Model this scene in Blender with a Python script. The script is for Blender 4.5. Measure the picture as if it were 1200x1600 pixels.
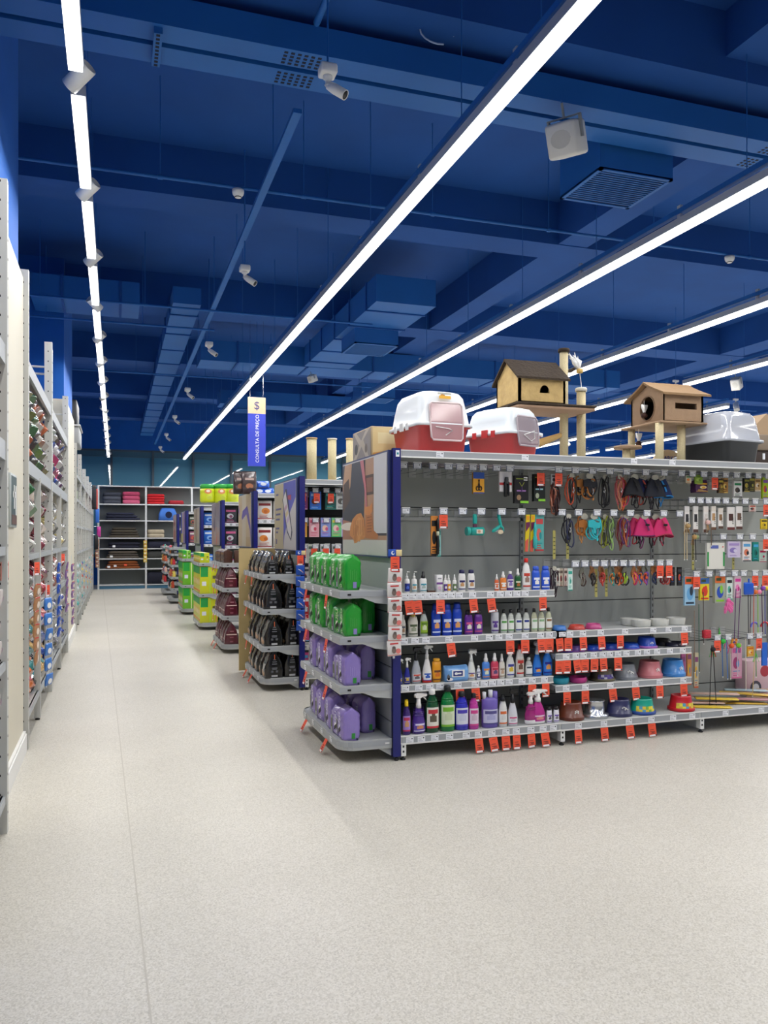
import bpy, bmesh, math, random
from mathutils import Vector, Matrix
PI = math.pi
scene = bpy.context.scene
for o in list(bpy.data.objects): bpy.data.objects.remove(o)
# ---------------------------------------------------------------- camera, world, lamps, exposure
CAMH, S_, C_, F_ = 1.55, 0.31623, 0.94868, 1260.0
cam_d = bpy.data.cameras.new('camera'); cam = bpy.data.objects.new('camera', cam_d); scene.collection.objects.link(cam)
cam.location = (0, 0, CAMH); cam.rotation_euler = (PI/2, 0, -math.atan2(S_, C_))
cam_d.sensor_fit = 'AUTO'; cam_d.sensor_width = 36; cam_d.lens = F_/1600*36; cam_d.shift_y = 39/1600
cam_d.clip_start = .05; cam_d.clip_end = 200
scene.camera = cam
scene.view_settings.view_transform = 'Standard'; scene.view_settings.look = 'None'
scene.view_settings.gamma = 1; scene.view_settings.exposure = 0.0; scene.view_settings.use_curve_mapping = False
w = bpy.data.worlds.new('world'); scene.world = w; w.use_nodes = True
w.node_tree.nodes['Background'].inputs[0].default_value = (.55, .65, .9, 1)
w.node_tree.nodes['Background'].inputs[1].default_value = .05
LAMP_W_PER_M = 14
LIGHT_Z = 4.0
LINES = [-.197, 2.063, 4.285, 6.52] + [8.75 + 2.235*k for k in range(7)]
GLOW = 3.5
def strip_lamp(x, y0, y1, z):
    ld = bpy.data.lights.new('strip_lamp', 'AREA'); ld.shape = 'RECTANGLE'; ld.size = .066; ld.size_y = y1-y0
    ld.energy = LAMP_W_PER_M*(y1-y0); ld.color = (1, .98, .95)
    o = bpy.data.objects.new('strip_lamp', ld); o.location = (x, (y0+y1)/2, z); scene.collection.objects.link(o)
    return o
# ---------------------------------------------------------------- colours and materials
def lin(c):
    if isinstance(c, str): c = tuple(int(c[i:i+2], 16)/255 for i in (0, 2, 4))
    return tuple((v/12.92 if v <= .04045 else ((v+.055)/1.055)**2.4) for v in c)
_m = {}
def M(hexc, rough=.5, metal=0.0, coat=0.0, noise=0.0, nscale=20.0, alpha=1.0, trans=0.0, bump=0.0, emit=0.0):
    key = (hexc, rough, metal, coat, noise, nscale, alpha, trans, bump, emit)
    if key in _m: return _m[key]
    m = bpy.data.materials.new('paint_%s' % hexc); m.use_nodes = True
    nt = m.node_tree; b = nt.nodes['Principled BSDF']; c = lin(hexc)
    b.inputs['Base Color'].default_value = (*c, 1); b.inputs['Roughness'].default_value = rough
    b.inputs['Metallic'].default_value = metal
    if coat: b.inputs['Coat Weight'].default_value = coat; b.inputs['Coat Roughness'].default_value = .12
    if trans: b.inputs['Transmission Weight'].default_value = trans; b.inputs['IOR'].default_value = 1.3
    if alpha < 1: b.inputs['Alpha'].default_value = alpha
    if emit:
        b.inputs['Emission Color'].default_value = (*c, 1); b.inputs['Emission Strength'].default_value = emit
    if noise or bump:
        tc = nt.nodes.new('ShaderNodeTexCoord'); n = nt.nodes.new('ShaderNodeTexNoise')
        n.inputs['Scale'].default_value = nscale; n.inputs['Detail'].default_value = 5
        nt.links.new(tc.outputs['Object'], n.inputs['Vector'])
        if noise:
            mx = nt.nodes.new('ShaderNodeMix'); mx.data_type = 'RGBA'
            mx.inputs[6].default_value = (*[v*(1-noise) for v in c], 1); mx.inputs[7].default_value = (*[min(1, v*(1+noise)) for v in c], 1)
            nt.links.new(n.outputs['Fac'], mx.inputs[0]); nt.links.new(mx.outputs[2], b.inputs['Base Color'])
        if bump:
            bp = nt.nodes.new('ShaderNodeBump'); bp.inputs['Strength'].default_value = bump; bp.inputs['Distance'].default_value = .01
            nt.links.new(n.outputs['Fac'], bp.inputs['Height']); nt.links.new(bp.outputs[0], b.inputs['Normal'])
    _m[key] = m; return m
def floor_mat():
    m = bpy.data.materials.new('terrazzo'); m.use_nodes = True; nt = m.node_tree; b = nt.nodes['Principled BSDF']
    b.inputs['Roughness'].default_value = .42; b.inputs['Specular IOR Level'].default_value = .35
    tc = nt.nodes.new('ShaderNodeTexCoord')
    n1 = nt.nodes.new('ShaderNodeTexVoronoi'); n1.inputs['Scale'].default_value = 170
    n2 = nt.nodes.new('ShaderNodeTexNoise'); n2.inputs['Scale'].default_value = 1.3; n2.inputs['Detail'].default_value = 5
    n3 = nt.nodes.new('ShaderNodeTexNoise'); n3.inputs['Scale'].default_value = 90; n3.inputs['Detail'].default_value = 2
    for n in (n1, n2, n3): nt.links.new(tc.outputs['Object'], n.inputs['Vector'])
    r = nt.nodes.new('ShaderNodeValToRGB'); r.color_ramp.elements[0].color = (*lin('b6b1a5'), 1); r.color_ramp.elements[0].position = .05
    r.color_ramp.elements[1].color = (*lin('cdc8bc'), 1); r.color_ramp.elements[1].position = .55
    e = r.color_ramp.elements.new(.95); e.color = (*lin('d6d2c8'), 1)
    nt.links.new(n1.outputs['Color'], r.inputs[0])
    mx = nt.nodes.new('ShaderNodeMix'); mx.data_type = 'RGBA'; mx.blend_type = 'MULTIPLY'; mx.inputs[0].default_value = .35
    r2 = nt.nodes.new('ShaderNodeValToRGB'); r2.color_ramp.elements[0].color = (.78, .78, .77, 1); r2.color_ramp.elements[0].position = .3
    r2.color_ramp.elements[1].position = .7
    nt.links.new(n2.outputs['Fac'], r2.inputs[0]); nt.links.new(r.outputs[0], mx.inputs[6]); nt.links.new(r2.outputs[0], mx.inputs[7])
    mx2 = nt.nodes.new('ShaderNodeMix'); mx2.data_type = 'RGBA'; mx2.blend_type = 'MULTIPLY'; mx2.inputs[0].default_value = .2
    r3 = nt.nodes.new('ShaderNodeValToRGB'); r3.color_ramp.elements[0].color = (.5, .5, .48, 1); r3.color_ramp.elements[0].position = .3; r3.color_ramp.elements[1].position = .45
    nt.links.new(n3.outputs['Fac'], r3.inputs[0]); nt.links.new(mx.outputs[2], mx2.inputs[6]); nt.links.new(r3.outputs[0], mx2.inputs[7])
    nt.links.new(mx2.outputs[2], b.inputs['Base Color'])
    return m
def blue_mat(hexc, rough=.6):
    m = M(hexc, rough, noise=.22, nscale=1.6, bump=.15); return m
BLUE = blue_mat('084a94', .85); BLUEW = blue_mat('0b5cb4', .8); BLUEG = M('1360ac', .6, noise=.1, nscale=3)
STEEL = M('b4b7b6', .45, noise=.05, nscale=8); STEELD = M('8d9190', .5); WHITE = M('e9e9e6', .45); PANEL = M('a2a6a1', .55, noise=.07, nscale=2.5)
LIP = M('a2a6aa', .4); NAVY = M('141a6b', .35); BLACK = M('0d0d0f', .45); TICKET = M('eceef2', .5); INK = M('26262b', .6)
ORANGE = M('f0583a', .5); CREAM = M('d6d0bd', .55, noise=.04, nscale=3); CHROME = M('c9ccce', .25, metal=.9); SISAL = M('cfc098', .9, noise=.25, nscale=160, bump=.6)
CLEAR = M('c8ccd0', .2, alpha=.35)
# ---------------------------------------------------------------- mesh builder
class MB:
    def __init__(s): s.v = []; s.f = []; s.mi = []; s.sm = []; s.mats = []
    def _mid(s, m):
        if m not in s.mats: s.mats.append(m)
        return s.mats.index(m)
    def add(s, vs, fs, m, smooth=False):
        b = len(s.v); s.v += [tuple(p) for p in vs]; k = s._mid(m)
        for f in fs: s.f.append([b+i for i in f]); s.mi.append(k); s.sm.append(smooth)
    def box(s, x0, x1, y0, y1, z0, z1, m):
        s.add([(x0,y0,z0),(x1,y0,z0),(x1,y1,z0),(x0,y1,z0),(x0,y0,z1),(x1,y0,z1),(x1,y1,z1),(x0,y1,z1)],
              [(0,3,2,1),(4,5,6,7),(0,1,5,4),(1,2,6,5),(2,3,7,6),(3,0,4,7)], m); return s
    def cbox(s, x0, x1, y0, y1, z0, z1, m, r=.01, seg=2):
        bm = bmesh.new(); bmesh.ops.create_cube(bm, size=1)
        for v in bm.verts: v.co = Vector(((x0+x1)/2+v.co.x*(x1-x0), (y0+y1)/2+v.co.y*(y1-y0), (z0+z1)/2+v.co.z*(z1-z0)))
        r = min(r, (x1-x0)*.49, (y1-y0)*.49, (z1-z0)*.49)
        bmesh.ops.bevel(bm, geom=list(bm.edges), offset=r, segments=seg, affect='EDGES', profile=.5)
        bm.verts.ensure_lookup_table()
        s.add([v.co[:] for v in bm.verts], [[v.index for v in f.verts] for f in bm.faces], m, True); bm.free(); return s
    def quad(s, pts, m): s.add(pts, [list(range(len(pts)))], m); return s
    def plate(s, u0, u1, v0, v1, y, m, t=.001):   # thin raised patch on a front that faces -Y
        return s.box(u0, u1, y-t, y, v0, v1, m)
    def disc(s, cx, cz, rx, rz, y, m, t=.001, n=16):
        a = [(cx+rx*math.cos(2*PI*i/n), y-t, cz+rz*math.sin(2*PI*i/n)) for i in range(n)]
        b = [(p[0], y, p[2]) for p in a]
        s.add(a+b, [list(range(n))]+[(i, n+i, n+(i+1)%n, (i+1)%n) for i in range(n)], m); return s
    def prism(s, poly, a0, a1, m, axis='x', smooth=False):
        n = len(poly)
        def P(p, a): return (a, p[0], p[1]) if axis == 'x' else ((p[0], a, p[1]) if axis == 'y' else (p[0], p[1], a))
        s.add([P(p, a0) for p in poly]+[P(p, a1) for p in poly],
              [list(range(n))[::-1], list(range(n, 2*n))]+[(i, (i+1)%n, n+(i+1)%n, n+i) for i in range(n)], m, smooth); return s
    def lathe(s, prof, m, c=(0,0,0), sx=1, sy=1, n=14, ax='z', mats=None):
        vs = []; fs = []
        for r, z in prof:
            for i in range(n):
                a = 2*PI*i/n; x, y = r*math.cos(a)*sx, r*math.sin(a)*sy
                p = (x, y, z) if ax == 'z' else ((z, x, y) if ax == 'x' else (x, z, y))
                vs.append((c[0]+p[0], c[1]+p[1], c[2]+p[2]))
        for k in range(len(prof)-1):
            for i in range(n): fs.append((k*n+i, k*n+(i+1)%n, (k+1)*n+(i+1)%n, (k+1)*n+i))
        s.add(vs, fs, m, True)
        b = len(s.v)-len(vs); k = s._mid(m)
        for ring, rev in ((0, True), (len(prof)-1, False)):
            if prof[ring][0] > 1e-5:
                f = [b+ring*n+i for i in range(n)]; s.f.append(f[::-1] if rev else f); s.mi.append(k); s.sm.append(False)
        return s
    def tube(s, pts, r, m, n=6, closed=False):
        P = [Vector(p) for p in pts]; vs = []; fs = []; L = len(P); up = Vector((.13, .31, .94)).normalized()
        for i, p in enumerate(P):
            t = (P[(i+1)%L]-P[i-1]) if closed else (P[min(i+1, L-1)]-P[max(i-1, 0)])
            if t.length < 1e-9: t = Vector((0,0,1))
            t.normalize(); a = t.cross(up)
            if a.length < 1e-3: a = t.cross(Vector((1,0,0)))
            a.normalize(); b = t.cross(a); rr = r[i] if isinstance(r, (list, tuple)) else r
            for k in range(n): vs.append(tuple(p+rr*(a*math.cos(2*PI*k/n)+b*math.sin(2*PI*k/n))))
        for i in range(L if closed else L-1):
            j = (i+1) % L
            for k in range(n): fs.append((i*n+k, i*n+(k+1)%n, j*n+(k+1)%n, j*n+k))
        s.add(vs, fs, m, True)
        if not closed: s.add([vs[k] for k in range(n)]+[vs[(L-1)*n+k] for k in range(n)], [list(range(n)), list(range(n, 2*n))[::-1]], m)
        return s
    def strap(s, pts, w, t, m, side=(0,1,0)):      # flat webbing
        sd = Vector(side)*w/2; vs = []; fs = []
        for i, p in enumerate(pts):
            p = Vector(p); q = Vector(pts[min(i+1, len(pts)-1)])-Vector(pts[max(i-1, 0)])
            nrm = q.cross(sd); nrm = nrm.normalized()*t/2 if nrm.length > 1e-9 else Vector((t/2,0,0))
            vs += [tuple(p-sd-nrm), tuple(p+sd-nrm), tuple(p+sd+nrm), tuple(p-sd+nrm)]
        for i in range(len(pts)-1):
            for k in range(4): fs.append((i*4+k, i*4+(k+1)%4, (i+1)*4+(k+1)%4, (i+1)*4+k))
        s.add(vs, fs, m, True); return s
    def loft(s, rings, m, cap=True, smooth=True, fn=None):
        n = len(rings[0]); vs = [p for r in rings for p in r]; b = len(s.v); s.v += [tuple(p) for p in vs]
        for k in range(len(rings)-1):
            for i in range(n):
                mm = fn(k, i) if fn else m
                s.f.append([b+k*n+i, b+k*n+(i+1)%n, b+(k+1)*n+(i+1)%n, b+(k+1)*n+i]); s.mi.append(s._mid(mm or m)); s.sm.append(smooth)
        if cap:
            s.f.append([b+i for i in range(n)][::-1]); s.mi.append(s._mid(m)); s.sm.append(False)
            q = b+(len(rings)-1)*n; s.f.append([q+i for i in range(n)]); s.mi.append(s._mid(m)); s.sm.append(False)
        return s
    def mesh(s, name):
        me = bpy.data.meshes.new(name); me.from_pydata(s.v, [], s.f)
        for m in s.mats: me.materials.append(m)
        me.polygons.foreach_set('material_index', s.mi); me.polygons.foreach_set('use_smooth', s.sm)
        me.update(); return me
    def build(s, name, parent=None, loc=(0,0,0), rz=0):
        o = bpy.data.objects.new(name, s.mesh(name)); scene.collection.objects.link(o); o.location = loc; o.rotation_euler = (0,0,rz)
        if parent is not None: o.parent = parent
        return o
LABELS = {}
def tag(o, label, cat, group=None, kind=None):
    o['label'] = label; o['category'] = cat
    if group: o['group'] = group
    if kind: o['kind'] = kind
    LABELS.setdefault(label, []).append(o); return o
def struct(o): o['kind'] = 'structure'; return o
def empty(name, loc=(0,0,0), rz=0):
    o = bpy.data.objects.new(name, None); scene.collection.objects.link(o); o.location = loc; o.rotation_euler = (0,0,rz)
    o.empty_display_size = .05; return o
def copy_tree(o, parent=None):
    kids = list(o.children); c = o.copy(); scene.collection.objects.link(c); c.parent = parent
    for k in kids: copy_tree(k, c)
    return c
PROTO = {}
def inst(key, fn, loc, rz, label, cat, group=None, tilt=(0, 0)):
    """first use builds the thing, later ones copy it with its parts"""
    if key in PROTO: o = copy_tree(PROTO[key])
    else: o = fn(); PROTO[key] = o
    o.location = loc; o.rotation_euler = (tilt[0], tilt[1], rz); tag(o, label, cat, group)
    return o
def PX(px, Y): k = (px-600)/F_; return Y*(S_+k*C_)/(C_-k*S_)
def DEP(px, Y): return PX(px, Y)*S_+Y*C_
def PZ(px, py, Y): return CAMH-(py-839)*DEP(px, Y)/F_
def MM(n, px, Y): return n*DEP(px, Y)/F_
def text_part(txt, size, m, parent, loc, rot, name='lettering', depth=.0006, align='CENTER', bold=0):
    cu = bpy.data.curves.new('lettering', 'FONT'); cu.body = txt; cu.size = size; cu.extrude = depth; cu.align_x = align; cu.align_y = 'CENTER'
    cu.offset = bold; cu.resolution_u = 3
    t = bpy.data.objects.new('tmp', cu); scene.collection.objects.link(t); bpy.context.view_layer.update()
    me = bpy.data.meshes.new_from_object(t.evaluated_get(bpy.context.evaluated_depsgraph_get())); bpy.data.objects.remove(t)
    me.materials.clear(); me.materials.append(m)
    o = bpy.data.objects.new(name, me); scene.collection.objects.link(o); o.location = loc; o.rotation_euler = rot
    if parent is not None: o.parent = parent
    return o
ORD = ['first','second','third','fourth','fifth','sixth','seventh','eighth','ninth','tenth','eleventh','twelfth','thirteenth','fourteenth','fifteenth','sixteenth','seventeenth','eighteenth','nineteenth','twentieth']
# ---------------------------------------------------------------- setting
XR, YB, YN, XL = 24.0, 27.5, -4.0, -1.35
ZC = 5.33
struct(MB().box(XL-.3, XR, YN, YB+1, -.1, 0, floor_mat()).build('floor'))
struct(MB().quad([(.14,1.0,.0006),(.146,1.0,.0006),(-.352,26,.0006),(-.362,26,.0006)], M('b9b4a8', .6)).build('trim_1'))
struct(MB().box(XL-.3, XR, YN, YB+1, ZC, ZC+.2, BLUE).build('ceiling'))
struct(MB().box(XL-.3, XL, YN, YB+1, 0, ZC, BLUEW).build('wall_left'))
struct(MB().box(XR, XR+.2, YN, YB+1, 0, ZC, BLUEW).build('wall_right'))
struct(MB().box(XL-.3, XR, YN-.2, YN, 0, ZC, M('c9c9c4', .6)).build('wall_near'))
mb = MB().box(XL, XR, YB+.1, YB+.4, 0, ZC, BLUEW).box(XL, XR, YB-.05, YB+.1, 4.38, ZC, BLUEW); struct(mb.build('wall_far'))
# clad columns on the left, blue above the cream cladding
for n, (y0, y1) in enumerate(((4.72, 6.34), (11.74, 13.95))):
    mb = MB().box(XL, -.66, y0+.02, y1-.02, 0, ZC, BLUEW).box(XL+.05, -.63, y0, y1, 0, 3.42, CREAM)
    struct(mb.build('trim_%d' % (n+2)))
    mb = MB().box(-.63, -.605, y0, y1, 0, .13, WHITE).box(-.63, -.612, y0, y1, .13, .15, WHITE)
    struct(mb.build('baseboard_%s' % ('left', 'left_far')[n]))
# windows of the far wall
glass = M('4f90a8', .6, coat=1.0); glass.node_tree.nodes['Principled BSDF'].inputs['Coat Roughness'].default_value = .02; frame = M('4a5c66', .4)
edges = [-1.35, -.15, 1.14, 2.43, 3.69, 5.0, 6.3, 7.6, 8.9, 10.2, 11.5, 12.8, 14.1]
for i in range(len(edges)-1):
    a, b = edges[i], edges[i+1]
    fr = MB().box(a, a+.07, YB-.06, YB+.1, 1.0, 4.38, frame).box(a, b, YB-.04, YB+.1, 4.32, 4.38, frame).box(a, b, YB-.03, YB+.1, .9, 1.0, frame).build('window_%d' % (i+1)); struct(fr)
    MB().box(a+.07, b, YB+.05, YB+.07, 1.0, 4.32, glass).build('pane', fr)
    MB().box(a+.07, b, YB-.02, YB+.06, 4.14, 4.34, M('456f80', .5)).build('blind_box', fr)
# beams
n = 4
def beam(x0, x1, y0, y1, z0, z1, m=BLUE):
    global n
    struct(MB().box(x0, x1, y0, y1, z0, z1, m).build('trim_%d' % n)); n += 1
for y0, y1 in ((-.3, .1), (4.72, 5.14), (8.02, 8.46), (11.95, 12.5), (15.8, 16.3), (19.6, 20.1), (23.4, 23.9)):
    beam(XL, XR, y0, y1, 4.85, ZC)
for x0, x1, y0, y1, z0 in ((4.16, 4.75, -4, 4.72, 5.0), (4.75, 5.12, 5.14, 23.4, 4.86), (10.4, 10.9, 5.14, 23.4, 4.86), (16.4, 16.9, 5.14, 23.4, 4.86)):
    beam(x0, x1, y0, y1, z0, ZC-.001)
# steel twin beam with perforated joint plates
def perf(mb, x0, x1, y0, y1, z, nx, ny):
    for i in range(nx):
        for j in range(ny):
            cx = x0+(i+.5)*(x1-x0)/nx; cy = y0+(j+.5)*(y1-y0)/ny; a = (x1-x0)/nx*.28; b = (y1-y0)/ny*.28
            mb.box(cx-a, cx+a, cy-b, cy+b, z-.0015, z, M('02102e', .8))
mb = MB().box(XL, XR, 4.97, 5.15, 4.6, 4.78, BLUEG).box(XL, XR, 5.2, 5.39, 4.6, 4.78, BLUEG)
for cx in (1.16, 4.98): perf(mb, cx-.16, cx+.1, 4.99, 5.14, 4.6, 6, 4); perf(mb, cx-.16, cx+.1, 5.22, 5.37, 4.6, 6, 4)
b = mb.build('steel_beam'); tag(b, 'blue twin steel beam hung under the ceiling nearest the camera', 'beam')
mb = MB()
for cx in (.1, 1.16, 2.4, 4.98): mb.tube([(cx, 5.17, 4.78), (cx, 5.17, ZC)], .006, BLUEG)
mb.box(.22, .27, 5.0, 5.36, 4.56, 4.6, BLUEG); perf(mb, .225, .265, 5.0, 5.36, 4.56, 1, 9)
mb.build('hanger_rod', b)
# camera tray along the aisle
mb = MB().box(1.15, 1.21, 5.4, 26.2, 4.44, 4.47, BLUEG)
for y in range(6, 26, 2): mb.tube([(1.18, y+.3, 4.47), (1.18, y+.3, ZC)], .004, BLUEG)
tag(mb.build('cable_tray'), 'narrow blue cable tray running down the ceiling above the aisle', 'cable tray')
tag(MB().tube([(1.22, -1, 4.75), (1.19, 4.9, 4.75)], .022, BLUEG, 8).build('conduit'), 'round blue conduit pipe entering from the top edge above the near beam', 'pipe')
# sprinkler pipes
for i, (y, z, x0, x1, lab) in enumerate(((6.85, 4.5, XL, 20, 'thin pale blue pipe crossing the ceiling just beyond the near steel beam'),
    (10.4, 4.42, XL, 3.3, 'thin purple-blue pipe crossing the ceiling above the first clad column'), (11.3, 4.4, XL, 1.3, 'short blue pipe crossing under the second ceiling bay'),
    (14.9, 4.45, XL, 14, 'thin blue pipe crossing the ceiling beyond the hanging sign'))):
    mb = MB().tube([(x0, y, z), (x1, y, z)], .014, BLUEG, 8)
    xx = x0+.5
    while xx < x1: mb.tube([(xx, y, z), (xx, y, ZC)], .004, BLUEG); mb.tube([(xx-.02, y, z), (xx+.02, y, z)], .02, BLUEG, 8); xx += 1.2
    tag(mb.build('sprinkler_pipe'), lab, 'pipe')
mb = MB().tube([(-.98, 2.0, 4.95), (-.98, 5.8, 4.95)], .03, BLUEG, 8).box(-1.0, -.94, 5.7, 5.8, 4.8, 5.0, BLUEG)
tag(mb.build('sprinkler_pipe'), 'thick blue pipe in the upper left corner beside the column', 'pipe')
# air ducts
def duct(x0, x1, y0, y1, z0, z1, lab, along='y', step=.8):
    mb = MB().box(x0, x1, y0, y1, z0, z1, BLUEG)
    t = (y0 if along == 'y' else x0)+step/2
    while t < (y1 if along == 'y' else x1):
        if along == 'y': mb.box(x0-.015, x1+.015, t, t+.03, z0-.015, z1+.015, BLUE)
        else: mb.box(t, t+.03, y0-.015, y1+.015, z0-.015, z1+.015, BLUE)
        t += step
    return tag(mb.build('air_duct'), lab, 'air duct')
duct(.72, 1.08, 10.9, 25.5, 4.62, 4.84, 'long blue duct running away over the aisle left of the camera tray', 'y', 1.1)
duct(1.35, 9.5, 13.7, 14.4, 4.5, 4.84, 'blue duct crossing the ceiling behind the hanging sign', 'x', 1.2)
duct(3.1, 3.9, 9.6, 13.65, 4.5, 4.84, 'wide blue duct joining the cross duct above the second gondola')
duct(-1.0, .3, 10.9, 11.6, 4.55, 4.84, 'blue duct crossing to the left wall above the racks', 'x', .7)
duct(2.2, 8.0, 18.0, 18.6, 4.5, 4.8, 'farthest blue duct crossing the ceiling', 'x', 1.2)
def diffuser(x0, x1, y0, y1, z, lab, zt=.25):
    t = empty('air_diffuser', ((x0+x1)/2, (y0+y1)/2, z)); a, c = (x1-x0)/2, (y1-y0)/2
    MB().box(-a, a, -c, c, .01, zt, BLUEG).build('housing', t)
    mb = MB().box(-a, a, -c, -c+.03, 0, .02, BLUEG).box(-a, a, c-.03, c, 0, .02, BLUEG).box(-a, -a+.03, -c, c, 0, .02, BLUEG).box(a-.03, a, -c, c, 0, .02, BLUEG)
    mb.box(-a, a, -c, c, .009, .012, M('04204e', .8))
    for sx in (-1, 1): MB().tube([(sx*(a-.04), 0, zt), (sx*(a-.04), 0, ZC-z-.002)], .006, BLUEG).build('hanger_rod', t)
    k = -c+.05
    while k < c-.04: mb.box(-a+.03, a-.03, k, k+.012, .002, .008, BLUEG); k += .034
    mb.build('grille', t); return tag(t, lab, 'air diffuser')
diffuser(3.6, 4.28, 5.45, 6.05, 4.43, 'square blue air diffuser with slatted grille right of the white speaker', .42)
diffuser(3.2, 3.85, 10.9, 11.6, 4.28, 'blue air diffuser on the duct left of the second light row', .22)
diffuser(4.6, 5.3, 15.2, 15.8, 4.3, 'small blue air diffuser beyond the cross duct above the litter boxes', .3)
diffuser(2.5, 3.1, 17.4, 18.0, 4.3, 'farthest blue air diffuser near the hanging sign', .3)
# ---------------------------------------------------------------- light rows
SHADE = M('ffffff', .5, emit=GLOW); ALU = M('c6c8ca', .35, metal=.3)
def light_body(t, y0, y1):
    MB().box(-.04, .04, y0, y1, .026, .085, ALU).build('housing', t)
    MB().box(-.035, .035, y0+.01, y1-.01, -.01, .026, SHADE).build('diffuser', t)
POSN = ['row above the left racks', 'row above the end caps', 'row right of the hanging sign', 'fourth row from the left', 'fifth row from the left', 'sixth row from the left', 'seventh row from the left', 'eighth row', 'ninth row', 'tenth row', 'eleventh row']
k = 0
y = 1.83
while y < 26.0:                                              # first row: short lamps with a spotlight in every gap
    y1 = min(y+1.2, 26.1)
    t = empty('linear_light', (LINES[0], y, LIGHT_Z)); light_body(t, 0, y1-y)
    for yy in (.15, y1-y-.15): MB().tube([(0, yy, .085), (0, yy, ZC-LIGHT_Z)], .003, BLUEG).build('suspension_wire', t)
    tag(t, 'bright short linear lamp, %s in the row above the left racks' % ORD[k], 'ceiling light', 'short lamps over the left racks')
    strip_lamp(LINES[0], y+.01, y1-.01, LIGHT_Z-.014)
    if k:
        t = empty('spotlight', (LINES[0], y-.15, LIGHT_Z+.1)); s = 1 if k % 5 else -1
        mb = MB().lathe([(.03, 0), (.046, .005), (.046, .16), (.041, .165), (.038, .14)], WHITE, n=18)
        o = mb.build('lamp_head', t, (-.045*s, .03, -.1)); o.rotation_euler = (math.radians(32), s*math.radians(52), 0)
        MB().box(-.025, .025, -.05, .05, -.015, .03, WHITE).tube([(0,0,.0), (0,0,-.07)], .012, WHITE).build('bracket', t)
        tag(t, 'white cylindrical spotlight in gap %s of the lamp row above the left racks' % ORD[k-1], 'spotlight', 'spotlights over the left racks')
    k += 1; y += 1.5
mb = MB().box(LINES[0]-.02, LINES[0]+.02, 1.6, 26.1, 4.13, 4.17, BLUEG); tag(mb.build('mounting_rail'), 'blue mounting rail carrying the lamp row above the left racks', 'rail')
def spot(x, y, lab, s=1):
    t = empty('spotlight', (x, y, LIGHT_Z+.1))
    o = MB().lathe([(.03, 0), (.05, .005), (.05, .17), (.045, .175), (.042, .15)], WHITE, n=18).build('lamp_head', t, (0, 0, -.06)); o.rotation_euler = (math.radians(150), s*math.radians(20), 0)
    MB().box(-.05, .05, -.02, .02, .0, .03, WHITE).tube([(0,0,.0), (0,0,-.08)], .012, WHITE).tube([(0, 0, .02), (0, 0, ZC-LIGHT_Z-.102)], .004, BLUEG).build('bracket', t)
    tag(t, lab, 'spotlight')
for i, x in enumerate(LINES[1:], 1):
    segs = [(-1.0, 26.1)] if i < 3 else ([(2, 26.1)] if i == 3 else [(2, 7.7), (8.1, 13.7), (14.1, 19.7), (20.1, 26.1)])
    if i == 4: segs = [(2, 10.86), (11.28, 17.2), (17.6, 26.1)]
    if i == 5: segs = [(2, 8.8), (12.4, 18.0), (18.4, 26.1)]
    for si, (a, b) in enumerate(segs):
        t = empty('linear_light', (x, 0, LIGHT_Z)); light_body(t, a, b)
        yy = a+.3; wm = MB().tube([(0, 0, .16), (0, 0, ZC-LIGHT_Z)], .0035, BLUEG).mesh('suspension_wire'); cm = MB().box(-.012, .012, 0, .04, .085, .2, ALU).mesh('clamp')
        while yy < b-.3:
            for nm, me, q in (('suspension_wire', wm, yy if abs(yy-5.17) > .35 else 4.65), ('clamp', cm, yy+.25)):
                o = bpy.data.objects.new(nm, me); scene.collection.objects.link(o); o.parent = t; o.location = (0, q, 0)
            yy += 1.45
        MB().box(-.022, .022, a, b, .13, .17, BLUEG).build('rail', t)
        tag(t, 'long linear lamp, %s%s' % (POSN[i], '' if len(segs) == 1 else ', %s section from the camera' % ORD[si]), 'ceiling light', 'long linear lamps')
        yy = a
        while yy < b-.1:
            e = min(yy+7, b); strip_lamp(x, yy+.01, e-.01, LIGHT_Z-.014); yy = e
spot(LINES[4], 11.07, 'white spotlight between two lamp sections at the right edge')
spot(LINES[4], 17.4, 'small white spotlight between the two cat houses, in the fifth lamp row', -1)
spot(LINES[5], 12.2, 'white spotlight left of the farther cat house')
spot(LINES[5], 18.2, 'tiny white spotlight far behind the tall cat tree', -1)
# ---------------------------------------------------------------- ceiling devices
def cctv(x, y, z, k):
    t = empty('security_camera', (x, y, z))
    MB().cbox(-.05, .05, -.05, .05, -.06, 0, WHITE, .012).tube([(0, 0, 0), (0, 0, ZC-z-.002)], .006, BLUEG).build('junction_box', t)
    MB().lathe([(.028, -.06), (.03, -.075), (.016, -.085), (.014, -.11), (.02, -.115), (.0, -.13)], WHITE).build('mount', t)
    o = MB().lathe([(.0, -.03), (.024, -.02), (.03, .02), (.03, .11), (.026, .11), (.026, .095)], WHITE, n=16).build('camera_body', t, (.02, -.0, -.12)); o.rotation_euler = (math.radians(125), 0, math.radians(55))
    o2 = MB().lathe([(.025, .09), (.025, .108), (.0, .108)], BLACK, n=16).build('lens', o)
    tag(t, 'white security camera hanging from the tray, %s from the near beam' % ORD[k], 'security camera', 'security cameras along the aisle')
for k, (px, py, Y) in enumerate(((505, 128, 4.62), (380, 415, 7.9), (328, 534, 11.15), (290, 606, 14.7), (265, 649, 18.1), (255, 679, 21.3), (246, 700, 24.4))):
    cctv(1.19+.01*k, Y, 4.33 if k == 0 else 4.2, k)
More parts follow.
